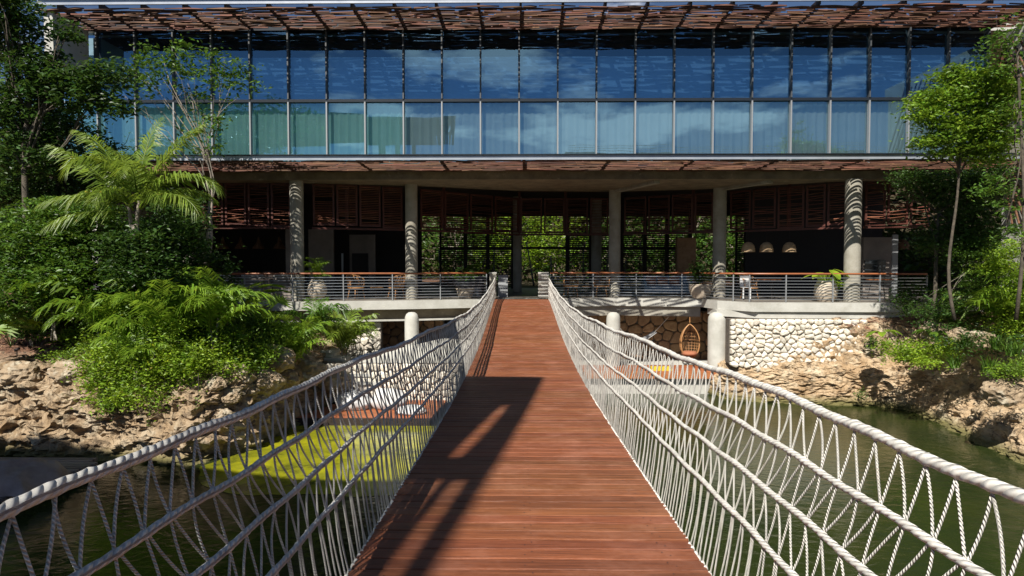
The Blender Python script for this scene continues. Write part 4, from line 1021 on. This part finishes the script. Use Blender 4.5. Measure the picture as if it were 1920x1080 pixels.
# big-leaf plants
def bigleaf(px, py, Y, n, L, label, lm='leaf_mid', cat='plant', name='broad_leaf_plant', base=None, seed=0, tall=.5):
    rr = random.Random(seed); b = base or at(px, py, Y); t = thing(name, b, label, cat)
    for k in range(n):
        az = 6.28*k/n+rr.uniform(-.3,.3); c = b+Vector((math.cos(az)*L*.5, math.sin(az)*L*.5, L*tall*rr.uniform(.7,1.3))); d = Vector((math.cos(az), math.sin(az), rr.uniform(-.3,.2))).normalized(); s = Vector((-d.y, d.x, 0)).normalized()
        V = []; Q = []
        for i in range(7):
            f = i/6; w = L*.30*math.sin(math.pi*min(1, f*.9+.07))**.7; p = c+d*L*f+Vector((0,0,-.35*L*f*f))
            V += [tuple(p-s*w+Vector((0,0,.12*w))), tuple(p+Vector((0,0,-.1*w))), tuple(p+s*w+Vector((0,0,.12*w)))]
        for i in range(6): Q += [(3*i, 3*i+1, 3*i+4, 3*i+3), (3*i+1, 3*i+2, 3*i+5, 3*i+4)]
        f_ = npmesh('leaf', V, [Q], M[lm], t); MB().tube([b, b.lerp(c, .6)+Vector((0,0,.05)), c], .01, 5).build('stalk', M[lm], f_)
    return t
bigleaf(1655, 632, 18.6, 6, .34, 'broad-leaved plant above the ground cover on the right bank', 'leaf_bright', seed=2)
bigleaf(1745, 632, 17.8, 6, .32, 'broad dark-leaved plant between two tan boulders', 'leaf_mid', seed=3)
def grass(px, py, Y, n, L, label, lm='leaf_mid', seed=0):
    rr = random.Random(seed); b = at(px, py, Y); t = thing('grass_tuft', b, label, 'plant'); V = []; Q = []
    for k in range(n):
        az = rr.uniform(0, 6.28); le = rr.uniform(.2, .8); d = Vector((math.cos(az)*le, math.sin(az)*le, 1)).normalized(); s = Vector((-math.sin(az), math.cos(az), 0))*.010; p = b+Vector((rr.uniform(-.12,.12), rr.uniform(-.1,.1), 0)); l = L*rr.uniform(.6, 1.1)
        m_ = p+d*l*.6; e = p+d*l+Vector((math.cos(az), math.sin(az), -.6))*l*.3*le; i = len(V); V += [p-s, p+s, m_+s, m_-s, e+s*.1, e-s*.1]; Q += [(i, i+1, i+2, i+3), (i+3, i+2, i+4, i+5)]
    npmesh('blade', [tuple(v) for v in V], [Q], M[lm], t)['kind'] = 'stuff'
for k, (px, py, Y, lb) in enumerate(((1812,650,16.5,'leftmost grass tuft under the feathery tree'),(1868,655,15.9,'grass tuft at the foot of the feathery tree'),(1855,700,15.3,'grass tuft on the mulch right of the boulders'),(1900,668,15.2,'grass tuft at the right edge under the bright bush'),(1790,690,16.6,'low grass tuft among the mulch near the ground cover'))):
    grass(px, py, Y, 70, .45, lb, 'leaf_mid', k)
# boulders
def boulder(px, py, Y, r, label, m='rock', sc=(1.2,.9,.8)):
    import bmesh
    bm = bmesh.new(); bmesh.ops.create_icosphere(bm, subdivisions=4, radius=1); c = at(px, py, Y)
    for v in bm.verts:
        p = v.co.copy(); k = 1+.28*fbm(p*1.3+c, 3)+.16*ridged(p*2.6+c, 3); v.co = Vector((p.x*sc[0], p.y*sc[1], p.z*sc[2]))*k*r
    me = bpy.data.meshes.new('boulder'); bm.to_mesh(me); bm.free(); me.materials.append(M[m]); o = bpy.data.objects.new('boulder', me); col.objects.link(o); o.location = c
    tag(o, label, 'boulder')
M['boulder'] = mat('pitted_boulder', (.38,.29,.19), .92, (.22,.15,.09), 3, 1, 10, stain=(.46,.40,.30), sscale=3, sthr=(.5,.62), bdist=.06)
for args in ((1757,622,18.2,.30,'tan boulder right of the broad-leaved plants on the right bank'),(1800,632,17.4,.26,'reddish boulder in the middle of the right bank plants'),(1838,640,16.8,.30,'pitted boulder left of the feathery tree trunk'),(1640,655,19.4,.25,'small rock beside the foot of the rubble wall'),
             (1880,735,14.6,.32,'grey boulder on the right bank near the picture edge'),(40,705,14.9,.34,'grey flat boulder on the mulch edge at far left'),(130,700,14.8,.30,'sunlit boulder between the mulch and the ivy'),(440,705,15.4,.34,'mossy boulder left of the pitted rock point'),(505,672,16.6,.42,'pitted rounded boulder at the point of the left bank'),(490,715,15.9,.36,'shaded boulder under the rock point'),(528,712,17.2,.33,'pale boulder left of the stone steps'),(575,700,18.4,.40,'brown boulder under the stone steps'),(628,715,19.0,.36,'brown boulder beside the lower steps')):
    boulder(*args, m='boulder')
# dry-laid stones on the dark rock point
ds = None and thing('dry_stone_wall', at(460,760,15.4), 'dark weathered dry stone wall at the shaded point of the left bank', 'wall')
a = at(395,760,14.25); b = at(512,760,15.3)
M['stonedark'] = mat('weathered_stone', (.30,.22,.14), .95, (.15,.10,.07), 4, .8, 14, rnd=.25)
if ds: stones(ds, (-6.93,13.95,-3.5), (.40,1.0,0), 2.6, 1.05, .26, .17, M['stonedark'], .12, mortar=True)
# ------------------------------------------------------------------ furniture on the terrace
def vase(px, Y, prof, label, m='palepot', name='plant_pot', n=24):
    b = at(px, 560, Y); c = Vector((b.x, Y, ZT+.014)); t = thing(name, c, label, 'plant pot')
    MB().lathe(c, prof, n).build('bowl', M[m], t, smooth=True); r = prof[-1][0]
    MB().lathe(c+Vector((0,0,prof[-1][1])), [(r*.99,-.03),(r*1.04,-.01),(r*1.04,.025),(r*.93,.03),(r*.9,-.02)], n).build('rim', M[m], t, smooth=True)
    MB().lathe(c+Vector((0,0,prof[-1][1]-.05)), [(.001,0),(r*.93,0)], n).build('soil', M['soil'], t); return c+Vector((0,0,prof[-1][1]-.05))
VP = [(.14,0),(.22,.08),(.31,.22),(.335,.36),(.31,.50),(.24,.62),(.20,.68)]
top = vase(595, 21.75, VP, 'round pale clay pot beside the left column')
palm('potted_palm', 'bushy green bamboo palm in the round clay pot by the left column', 'plant', top, [sp(i*360/17+(i*37 % 20), .55+.25*((i*7) % 5)/5, 55+(i*13) % 30, 90, (0,0,.05+.45*((i*5) % 7)/7), nl=18, wl=.36, asp=.11, vl=.3) for i in range(17)], 'frond_areca', trunks=[((0,0,0),(.03,0,.7),.012,.008),((.04,0,0),(-.06,0,.6),.012,.008)])
TP = [(.22,0),(.26,.15),(.33,.42),(.37,.55)]
c = at(870,560,23.4); top = vase(872, 23.3, [(.24,0),(.30,.25),(.34,.34)], 'tapered pale planter near the left end of the rope bridge')
b2 = thing('planter_bowl', (c.x, 23.3, ZT+.36), 'dark glazed bowl resting on the tapered pale planter', 'bowl'); MB().lathe((c.x+.03,23.3,ZT+.37), [(.25,0),(.37,.10),(.42,.22),(.40,.27)], 20).build('bowl', M['darkpot'], b2, smooth=True)
shrub('potted_plant', 'leafy plant growing from the dark glazed bowl', [((c.x+.03,23.3,ZT+.78),(.36,.3,.14),1)], .10, 'leaf_mid', 26, 18, .10, .5, cat='plant', stems=4, base=(c.x+.03,23.3,ZT+.6))
bigleaf(0,0,0, 7, .5, 'arching leafy plant rising behind the dark glazed bowl', 'leaf_mid', base=Vector((at(895,500,24.6).x, 24.6, ZT+.75)), seed=4, tall=.8)
vase(895, 24.6, [(.2,0),(.26,.3),(.28,.75)], 'tall dark pot behind the dark glazed bowl', 'darkpot')
top = vase(1313, 23.45, [(.30,0),(.38,.2),(.42,.38),(.40,.48)], 'wide pale clay pot left of the fourth column')
shrub('potted_plant', 'dark feathery plant growing in the wide clay pot', [(tuple(top+Vector((0,0,.45))),(.36,.3,.36),1)], .10, 'leaf_dark', 46, 18, .12, .6, cat='plant', stems=5, base=tuple(top))
top = vase(1548, 21.35, [(.26,0),(.34,.15),(.37,.35),(.33,.55),(.27,.64)], 'large round clay pot left of the fifth column')
bigleaf(0,0,0, 5, .5, 'plant with two big bright leaves in the large round pot', 'leaf_lime', base=top, seed=8, tall=.75)
shrub('potted_plant', 'small yellow-green plant between the large round pot and the fifth column', [(tuple(top+Vector((.42,.25,-.02))),(.2,.2,.2),1)], .07, 'leaf_lime', 24, 16, .08, .6, cat='plant', stems=3)
def rchair(px, Y, rz, label):
    b = at(px, 560, Y); c = Vector((b.x, Y, ZT+.014)); t = thing('rattan_chair', c, label, 'chair', None); Rm = Matrix.Rotation(rz, 3, 'Z')
    def W(x, y, z): return c+Rm @ Vector((x, y, z))
    MB().tube([W(.28*math.cos(a), .28*math.sin(a), .40) for a in np.linspace(0, 6.28, 17)], .018, 6).lathe(c+Vector((0,0,.385)), [(.001,.0),(.26,.0),(.27,.03),(.001,.035)], 14).build('seat', M['rattan'], t, smooth=True)
    bk = MB(); n = 11
    def arc(a, z): r = .29+.10*z; return W(r*math.cos(a), r*math.sin(a), .40+z)
    tops = [.26+.20*math.sin(math.pi*i/(n-1)) for i in range(n)]; angs = [R(-20+220*i/(n-1)) for i in range(n)]
    bk.tube([arc(a, z) for a, z in zip(angs, tops)], .018, 6)
    for z in (.5,): bk.tube([arc(a, tt*z) for a, tt in zip(angs, tops)], .010, 5)
    for i in range(n-1):
        bk.tube([arc(angs[i], 0), arc(angs[i+1], tops[i+1])], .009, 5); bk.tube([arc(angs[i+1], 0), arc(angs[i], tops[i])], .009, 5)
    bk.build('backrest', M['rattan'], t, smooth=True)
    for a in (45,135,225,315): MB().tube([W(.22*math.cos(R(a)), .22*math.sin(R(a)), .39), W(.30*math.cos(R(a)), .30*math.sin(R(a)), 0)], .015, 6).build('leg', M['rattan'], t, smooth=True)
    return t
rchair(668, 22.5, 0.9, 'rattan tub chair nearest the round clay pot')
rchair(743, 22.6, -0.7, 'rattan tub chair just left of the second column')
rchair(1070, 24.3, .3, 'rattan tub chair in shade just right of the bridge')
rchair(1128, 24.2, -.2, 'rattan tub chair beside the third column')
rchair(1405, 22.6, .5, 'rattan chair with a white throw behind the right railing')
def table(px, Y, r, h, label, m='rattan'):
    b = at(px, 560, Y); c = Vector((b.x, Y, ZT+.014)); t = thing('side_table', c, label, 'table')
    MB().lathe(c, [(.001,h-.03),(r,h-.03),(r,h),(.001,h)], 18).build('table_top', M[m], t)
    for a in (30,150,270): MB().tube([c+Vector((r*.5*math.cos(R(a)), r*.5*math.sin(R(a)), h-.03)), c+Vector((r*.8*math.cos(R(a)), r*.8*math.sin(R(a)), 0))], .012, 5).build('leg', M['darkbeam'], t)
table(707, 22.8, .24, .42, 'small round rattan table between the two left tub chairs')
table(1098, 24.6, .25, .40, 'small round table between the two right tub chairs')
table(1350+90, 23.0, .45, .70, 'dining table behind the right railing', 'deckwood')
table(1648, 22.2, .45, .72, 'round table behind the railing right of the fifth column', 'deckwood')
def sofa(px0, px1, Y, label, m, cm):
    a = at(px0, 560, Y).x; b = at(px1, 560, Y).x; t = thing('sofa', ((a+b)/2, Y, ZT+.014), label, 'sofa')
    MB().box(a, b, Y-.3, Y+.4, ZT+.16, ZT+.42).build('seat', M[m], t); MB().box(a, b, Y+.25, Y+.42, ZT+.423, ZT+.80).build('backrest', M[m], t)
    for x in (a-.1, b+.003): MB().box(x, x+.1, Y-.3, Y+.42, ZT+.16, ZT+.60).build('arm', M[m], t)
    for x in (a, b-.05): MB().box(x, x+.05, Y-.28, Y-.23, ZT+.014, ZT+.158).build('leg', M['darkbeam'], t)
    k = 0; x = a+.05
    while x < b-.4: MB().box(x, x+.38, Y+.08, Y+.247, ZT+.424, ZT+.74).build('cushion', M[cm], t); x += .46
sofa(1210, 1290, 25.2, 'low sofa with terracotta cushions between the third and fourth columns', 'bluefab', 'tanfab')
for k,(px,w) in enumerate(((1235,.55),(1262,.5))):
    pass
def pend(px, py, Y, r, h, label, grp, m='rattan', zt=3.1):
    c = at(px, py, Y); t = thing('pendant_lamp', (c.x, c.y, c.z-h/2), label, 'lamp', grp)
    prof = [(r, -h/2), (r*.98, -h*.2), (r*.85, h*.15), (r*.5, h*.42), (r*.12, h*.5)] if grp != 'L' else [(r, -h/2), (r*.9, -h*.35), (r*.35, 0), (r*.22, h*.3), (r*.12, h*.5)]
    MB().lathe(c, prof, 18).build('lamp_shade', M[m], t, smooth=True)
    for kk in range(5):
        z = -h/2+h*.17*kk; rr_ = np.interp(z, [p[1] for p in prof], [p[0] for p in prof])+.006; MB().tube([c+Vector((rr_*math.cos(q), rr_*math.sin(q), z)) for q in np.linspace(0, 6.283, 17)], .007, 4).build('hoop', M[m], t)
    MB().tube([c+Vector((0,0,h/2)), Vector((c.x, c.y, zt))], .006, 5).build('cord', M['darkbeam'], t)
M['lampshade'] = mat('pale_woven_shade', (.50,.36,.22), .8, (.36,.24,.13), 14, .3, 60)
M['dimrattan'] = mat('shaded_rattan', (.16,.08,.035), .7, (.09,.045,.02), 9)  # darker rattan for the dim pendants, their shade put into the colour
for px, lb in ((418,'leftmost of the four dim woven pendants behind the left railing'),(451,'second from left of the four dim woven pendants'),(485,'third from left of the four dim woven pendants'),(524,'woven pendant nearest the left column')): 
    pend(px, 455, 25.0, .23, .46, lb, 'L', 'dimrattan')
for px, lb in ((1403,'woven dome pendant nearest the fourth column'),(1437,'middle woven dome pendant of the three right of the fourth column'),(1480,'woven dome pendant with sun streaks, right of its two neighbours')): pend(px, 463, 23.4, .235, .36, lb, 'dome pendants right of the fourth column', 'lampshade')
for px, py, lb in ((1633,466,'woven dome pendant just right of the fifth column'),(1664,458,'larger dim woven dome over the right end of the terrace'),(1690,458,'dim woven dome furthest right under the terrace')): pend(px, py, 24.0, .28, .38, lb, 'dim pendants right of the fifth column', 'dimrattan')
for x in [x for x in bpy.data.objects if x.get('group') == 'L']: x['group'] = 'cone pendants at the left end'
def stool(px, Y, label, h=.72, m='darkbeam'):
    b = at(px, 560, Y); c = Vector((b.x, Y, ZT+.014)); t = thing('bar_stool', c, label, 'stool')
    MB().box(c.x-.17, c.x+.17, Y-.17, Y+.17, c.z+h-.05, c.z+h).build('seat', M[m], t); MB().box(c.x-.17, c.x+.17, Y+.14, Y+.17, c.z+h+.003, c.z+h+.28).build('backrest', M[m], t)
    for i in (-1, 1):
        for j in (-1, 1): MB().bar(c+Vector((i*.14,j*.14,h-.053)), c+Vector((i*.17,j*.17,0)), .025, .025).build('leg', M[m], t)
stool(440, 21.9, 'dark bar stool left of the left column'); stool(500, 21.9, 'dark bar stool nearest the left column')
bc = thing('bar_counter', (at(470,560,22.4).x, 22.5, ZT+.014), 'pale bar counter behind the left railing', 'counter')
a = at(400,560,22.4).x; b = at(548,560,22.4).x
MB().box(a, b, 22.4, 22.9, ZT+.014, ZT+.82).build('front', M['wallbeige'], bc); MB().box(a-.03, b+.03, 22.34, 22.96, ZT+.823, ZT+.88).build('counter_top', M['whiteconc'], bc)
o = MB().box(0,.32,0,.3,0,.02).box(.02,.06,.02,.06,-.4,0).box(.26,.3,.02,.06,-.4,0).box(0,.32,.26,.3,.02,.42).build('dining_chair', M['white'], loc=(0,0,0)); o.location = (at(1392,560,22.2).x, 22.2, ZT+.44); tag(o, 'white low chair behind the right railing near the fourth column', 'chair')
# lower level: egg chair, hammock
c = at(1293, 646, 23.2); ec = thing('hanging_egg_chair', c, 'honey rattan egg chair hanging on a rope under the terrace', 'hanging chair')
def eggp(t, az, s=1.0):
    z = .62*math.cos(t)+(.14*(1+math.cos(t)) if t < 1.57 else 0.14); r = .40*math.sin(t)**(1.5 if t < 1.57 else .8)*s
    return c+Vector((r*math.cos(az), r*math.sin(az), z-.06))*.88
for az0 in (200, 340): MB().tube([eggp(t, R(az0)) for t in np.linspace(.02, 3.1, 18)], .022, 6).build('frame', M['rattan'], ec, smooth=True)
ribs = MB()
for az in range(-10, 190, 18): ribs.tube([eggp(t, R(az)) for t in np.linspace(.02, 3.1, 16)], .009, 5)
for t in np.linspace(.9, 2.8, 11): ribs.tube([eggp(t, R(a)) for a in np.linspace(-20, 200, 14)], .008, 5)
ribs.build('shell', M['rattan'], ec, smooth=True)
MB().lathe(c+Vector((0,0,-.40)), [(.001,0),(.25,.02),(.30,.09),(.22,.15),(.001,.17)], 14).build('cushion', M['tanfab'], ec, smooth=True)
MB().tube([c+Vector((0,0,.80)), Vector((c.x, c.y, -1.87))], .02, 6).build('hanging_rope', M['rattan'], ec)
hm = MB(); V = []; A = at(1120,600,24.2); Bp = at(1240,600,24.2)
a = at(1165,618,24.2); b = at(1228,622,24.2)
for i in range(13):
    t = i/12; p = a.lerp(b, t); p.z -= .32*math.sin(math.pi*t)
    for s in (-.35,-.2,0,.2,.35): V.append((p.x, p.y+s, p.z-(.12-abs(s)*.3)*math.sin(math.pi*t)))
hmk = thing('hammock', a.lerp(b, .5), 'pale hammock slung under the terrace left of the egg chair', 'hammock')
npmesh('cloth', V, [[(i*5+k, i*5+k+1, (i+1)*5+k+1, (i+1)*5+k) for i in range(12) for k in range(4)]], M['white'], hmk)
MB().tube([a, a+Vector((-.5,0,.5))], .012, 5).tube([b, b+Vector((.5,0,.55))], .012, 5).build('rope', M['rope'], hmk)
o = MB().box(at(1088,700,21.6).x, at(1255,700,21.6).x, 0, 0, 0, 0)
yc = at(1240,690,21.9); o = MB().box(yc.x-.35, yc.x+.35, 21.85, 22.1, -3.596, -3.48).build('folded_towel', M['yellow']); tag(o, 'yellow folded cloth on the boarded platform', 'towel')
# beanbags and tarp on the decks
def cushion(c, sc, m, label, name='beanbag', cat='beanbag', seed=0):
    import bmesh
    bm = bmesh.new(); bmesh.ops.create_icosphere(bm, subdivisions=4, radius=1)
    for v in bm.verts:
        p = v.co.copy(); k = 1+.13*fbm(p*1.6+Vector((seed,0,0)), 3)+.04*ridged(p*4+Vector((seed,3,0)), 2); z = max(p.z, -.62); v.co = Vector((p.x*sc[0]*k, p.y*sc[1]*k, (z+.62)*sc[2]*k))
    me = bpy.data.meshes.new(name); bm.to_mesh(me); bm.free(); me.materials.append(M[m]); me.polygons.foreach_set('use_smooth', [True]*len(me.polygons)); o = bpy.data.objects.new(name, me); col.objects.link(o); o.location = c; return tag(o, label, cat)
cushion((at(660,760,18.4).x, 18.6, -4.197), (.48,.4,.30), 'white', 'white beanbag at the left on the orange timber deck', seed=1)
cushion((at(722,760,18.2).x, 18.7, -4.197), (.50,.4,.36), 'white', 'white beanbag in the middle of the orange timber deck', seed=2)
cushion((at(770,775,17.9).x, 18.0, -4.197), (.42,.3,.14), 'white', 'flattened white cushion at the right end of the orange timber deck', seed=3)
def tarp():
    V = []; n = 30; c = at(20,925,11.6); c = Vector((c.x, 11.9, -4.143))
    for j in range(n+1):
        for i in range(n+1):
            u = i/n*2-1; v = j/n*2-1; e = max(0, 1-(abs(u)**2.2))*max(0, 1-abs(v)**2.4); h = .42*e**.6*(1+.35*noise.noise(Vector((u*2, v*2, 1))))+.06*ridged(Vector((u*2.2, v*2.2, 4)), 3)*e
            h *= 1.15-.55*(u+1)/2
            V.append((c.x+u*.52+.08*math.sin(v*5), c.y+v*.75+.08*math.sin(u*4), c.z+max(.003, h)))
    Q = [(j*(n+1)+i, j*(n+1)+i+1, (j+1)*(n+1)+i+1, (j+1)*(n+1)+i) for j in range(n) for i in range(n)]
    tag(npmesh('canvas_cover', V, [Q], M['tarp'], smooth=True), 'crumpled brown-grey canvas cover lying on the grey dock', 'tarp')
tarp()
# garden spotlight on the mulch
c = at(32,668,15.4); t = thing('garden_spotlight', c, 'tiny dark garden spotlight on the mulch at far left', 'light'); MB().tube([c, c+Vector((0,0,.14))], .012, 6).build('spike', M['darkbeam'], t); MB().tube([c+Vector((-.05,0,.14)), c+Vector((.06,0,.19))], .035, 8).build('head', M['darkbeam'], t)
# ------------------------------------------------------------------ garden behind the building, seen through it
for k, (X, Y, w, h, lb) in enumerate(((-4.5,43,2.6,2.0,'sunlit bushy tree seen through the lattice left of centre'),(-.8,44,2.4,2.2,'sunlit bushy tree seen through the central opening, left half'),(2.2,43.5,2.4,2.1,'sunlit bushy tree seen through the central opening, right half'),(6,44,2.6,2.3,'sunlit bushy tree seen through the lattice right of centre'),(10.5,43,2.6,2.0,'sunlit bushy tree behind the fourth column'),(15,43,2.6,2.1,'sunlit bushy tree behind the right pendants'))):
    mid = -2 < X < 4
    tree('garden_tree', lb, 'tree', (X, Y, -1.3), (X+.2, Y, 1.2), [((X,Y,1.1),(w,1.6,h*.8),1.2), ((X-1,Y-.6,.6),(w*.6,1.2,1.0),.8), ((X+1.2,Y-.4,3.6),(w*.8,1.4,1.6),1), ((X,Y-.8,2.3),(w*.9,1.2,1.3),1)], .24, 'leaf_lime' if mid else 'leaf_mid', .11, 150 if mid else 110, 20, .30, .5, 'palebark', branches=8, hollow=.1)
for k in range(12):
    X = -5+k*1.15+random.uniform(-.2, .2); Yy = 40.5+random.uniform(-.8, .8)
    mb = MB(); limb(mb, (X, Yy, -1.32), (X+random.uniform(-.5,.5), Yy, random.uniform(.2, 1.6)), .07, .035, .06, 6, 6)
    o = mb.build('bare_tree', M['palebark'], smooth=True); tag(o, 'bare pale stem of the garden thicket seen through the open terrace', 'tree', 'bare stems behind the terrace')
# ------------------------------------------------------------------ behind the camera: canopy that shades the deck, buildings the glass reflects
def back_proj(X, Y, Z, zt): h = zt-Z; return Vector((X-.38*h, Y-.85*h, zt))
ZC = 9.5
A_ = back_proj(.42, 10.6, -1.9, ZC); B_ = back_proj(-.44, 3.55, -1.6, ZC); C_ = back_proj(-4.6, 13.0, -4.4, ZC); D_ = back_proj(-11, 13.7, -3.1, ZC)  # roof corners traced back along the sun from the wanted shadow edges
cano = thing('shadow_canopy', (A_.x-4, -6, -1.75), 'unseen canopy behind the start of the bridge, shaped to cast the deck shadow', 'canopy')
def prism(pts, z0, z1, name, m):
    n = len(pts); V = [(p[0], p[1], z0) for p in pts]+[(p[0], p[1], z1) for p in pts]
    return npmesh(name, V, [[(i, (i+1) % n, n+(i+1) % n, n+i) for i in range(n)], [tuple(range(n))[::-1]], [tuple(range(n, 2*n))]], M[m], cano)
dirR = (B_-A_).normalized(); nR = Vector((-dirR.y, dirR.x, 0)); nR = nR if nR.x < 0 else -nR
L_ = 9.0; E_ = A_+dirR*L_
def PT(s, w): p = A_+dirR*s+nR*w; return (p.x, p.y)
# solid border along the right edge and the front, open bars within
prism([PT(0,0), PT(L_,0), PT(L_,.16), PT(0,.16)], ZC-.12, ZC, 'edge_beam', 'concrete')
prism([PT(.001,.161), PT(1.0,.161), PT(1.3,5), tuple(C_)[:2]], ZC-.12, ZC, 'front_beam', 'concrete')
# arch panel: slab between border and bars with an elliptical notch
arc = [PT(1.6+1.7*math.sin(t), .421+.42*(1-math.cos(t)) if False else .422+.62*math.sin(t)) for t in np.linspace(0, math.pi, 2)]
def slab_w(s0, s1, w0, w1, nm='roof_panel'): prism([PT(s0,w0), PT(s1,w0), PT(s1,w1), PT(s0,w1)], ZC-.11, ZC-.01, nm, 'concrete')
# strips with an oval opening, cut for the lit patch on the deck
n = 22
for i in range(n):
    s0 = 1.02+4.4*i/n; s1 = 1.02+4.4*(i+1)/n; sm = ((s0+s1)/2-3.6)/1.5
    hw = .06*math.sqrt(max(0, 1-sm*sm)); cw = .36+.05*sm
    if hw > .03: slab_w(s0, s1-.0, .161, cw-hw); slab_w(s0, s1-.0, cw+hw, 4.5)
    else: slab_w(s0, s1, .161, 4.5)
for i in range(12):
    w = .24+i*.155+(.04 if i % 3 else 0); slab_w(5.45, 9.0, w, w+.118, 'roof_bar')
slab_w(5.42, 9.0, 2.1, 9.5)
prism([tuple(C_)[:2], (D_.x, D_.y), (D_.x-8, D_.y), (D_.x-8, -9), PT(9.0, 4.5), PT(1.05, 4.5)], ZC-.12, ZC, 'roof_slab', 'concrete')
for s, w in ((.5,4.0),(8.5,3.6),(.9,5.0),(8.5,6.0)):
    p = PT(s, w); MB().tube([(p[0],p[1],-5.0),(p[0],p[1],ZC-.13)], .16, 12).build('post', M['concrete'], cano)
def wing(name, label, x0, x1, y0, y1, z1, floors, m='grey'):
    t = thing(name, ((x0+x1)/2, y0, -1.7), label, 'building'); MB().box(x0, x1, y1, y0, -1.72, z1).build('wall', M[m], t); MB().box(x0-.3, x1+.3, y1-.3, y0+.3, z1+.003, z1+.35).build('parapet', M['whiteconc'], t)
    n = int((x1-x0)/3.2)
    for f in range(floors):
        for k in range(n):
            x = x0+1+(x1-x0-1)*k/n; z = -.6+f*3.3
            if z+1.9 < z1: MB().box(x, x+1.7, y0+.01, y0+.06, z, z+1.9).build('window', M['windowdark'], t)
    for k in range(3): MB().tube([(x0, y0+.1, z1+.6+k*.25), (x1, y0+.1, z1+.6+k*.25)], .03, 5).build('roof_rail', M['mullion'], t)
wing('grey_wing', 'grey rendered hotel wing opposite, seen only mirrored in the glass', 5.5, 46, -26, -40, 11.5, 3)
wing('grey_block', 'small grey rendered block opposite, seen only mirrored in the glass', -13, -6.5, -26, -36, 10.6, 3)

for nm, (x0,x1,y0,y1,h,n), lb in (('far_wood', (-34,40,46.5,52,10,26000), None), ('side_wood', (-40,-17,23.5,40,9,20000), None), ('side_wood', (17.5,42,23.5,40,8,14000), None)):
    C = np.stack([rng.uniform(x0, x1, n), rng.uniform(y0, y1, n), -1.3+h*rng.uniform(0, 1, n)**.9], -1); C[:,2] += 1.2*np.sin(C[:,0]*.7)*(C[:,2]/h)
    V, Q = leafquads(C, rng.uniform(.3, .62, n), .3)
    tag(npmesh(nm, V, [Q], M['leaf_dark']), kind='stuff')
tag(MB().box(-60, -16, 41, 60, -1.5, 8).box(-60, 60, 53, 60, -1.5, 9).box(18, 60, 41, 60, -1.5, 7).build('wooded_hill', M['earth']), kind='structure')
for px, py, Y, r, lb in ((405,720,14.6,.17,'small tan stone wedged under the ivy edge'),(430,745,14.8,.19,'dark stone low on the shaded rock point'),(462,735,15.4,.2,'brown stone midway along the shaded rock point'),(455,775,15.0,.17,'wet stone just above the waterline at the rock point'),(482,750,15.8,.19,'angular stone right of the shaded rock point'),(415,780,14.5,.18,'low stone at the waterline below the ivy'),(510,755,16.8,.22,'dark stone beside the thin ivy trailer')):
    boulder(px, py, Y, r, lb, m='boulder')
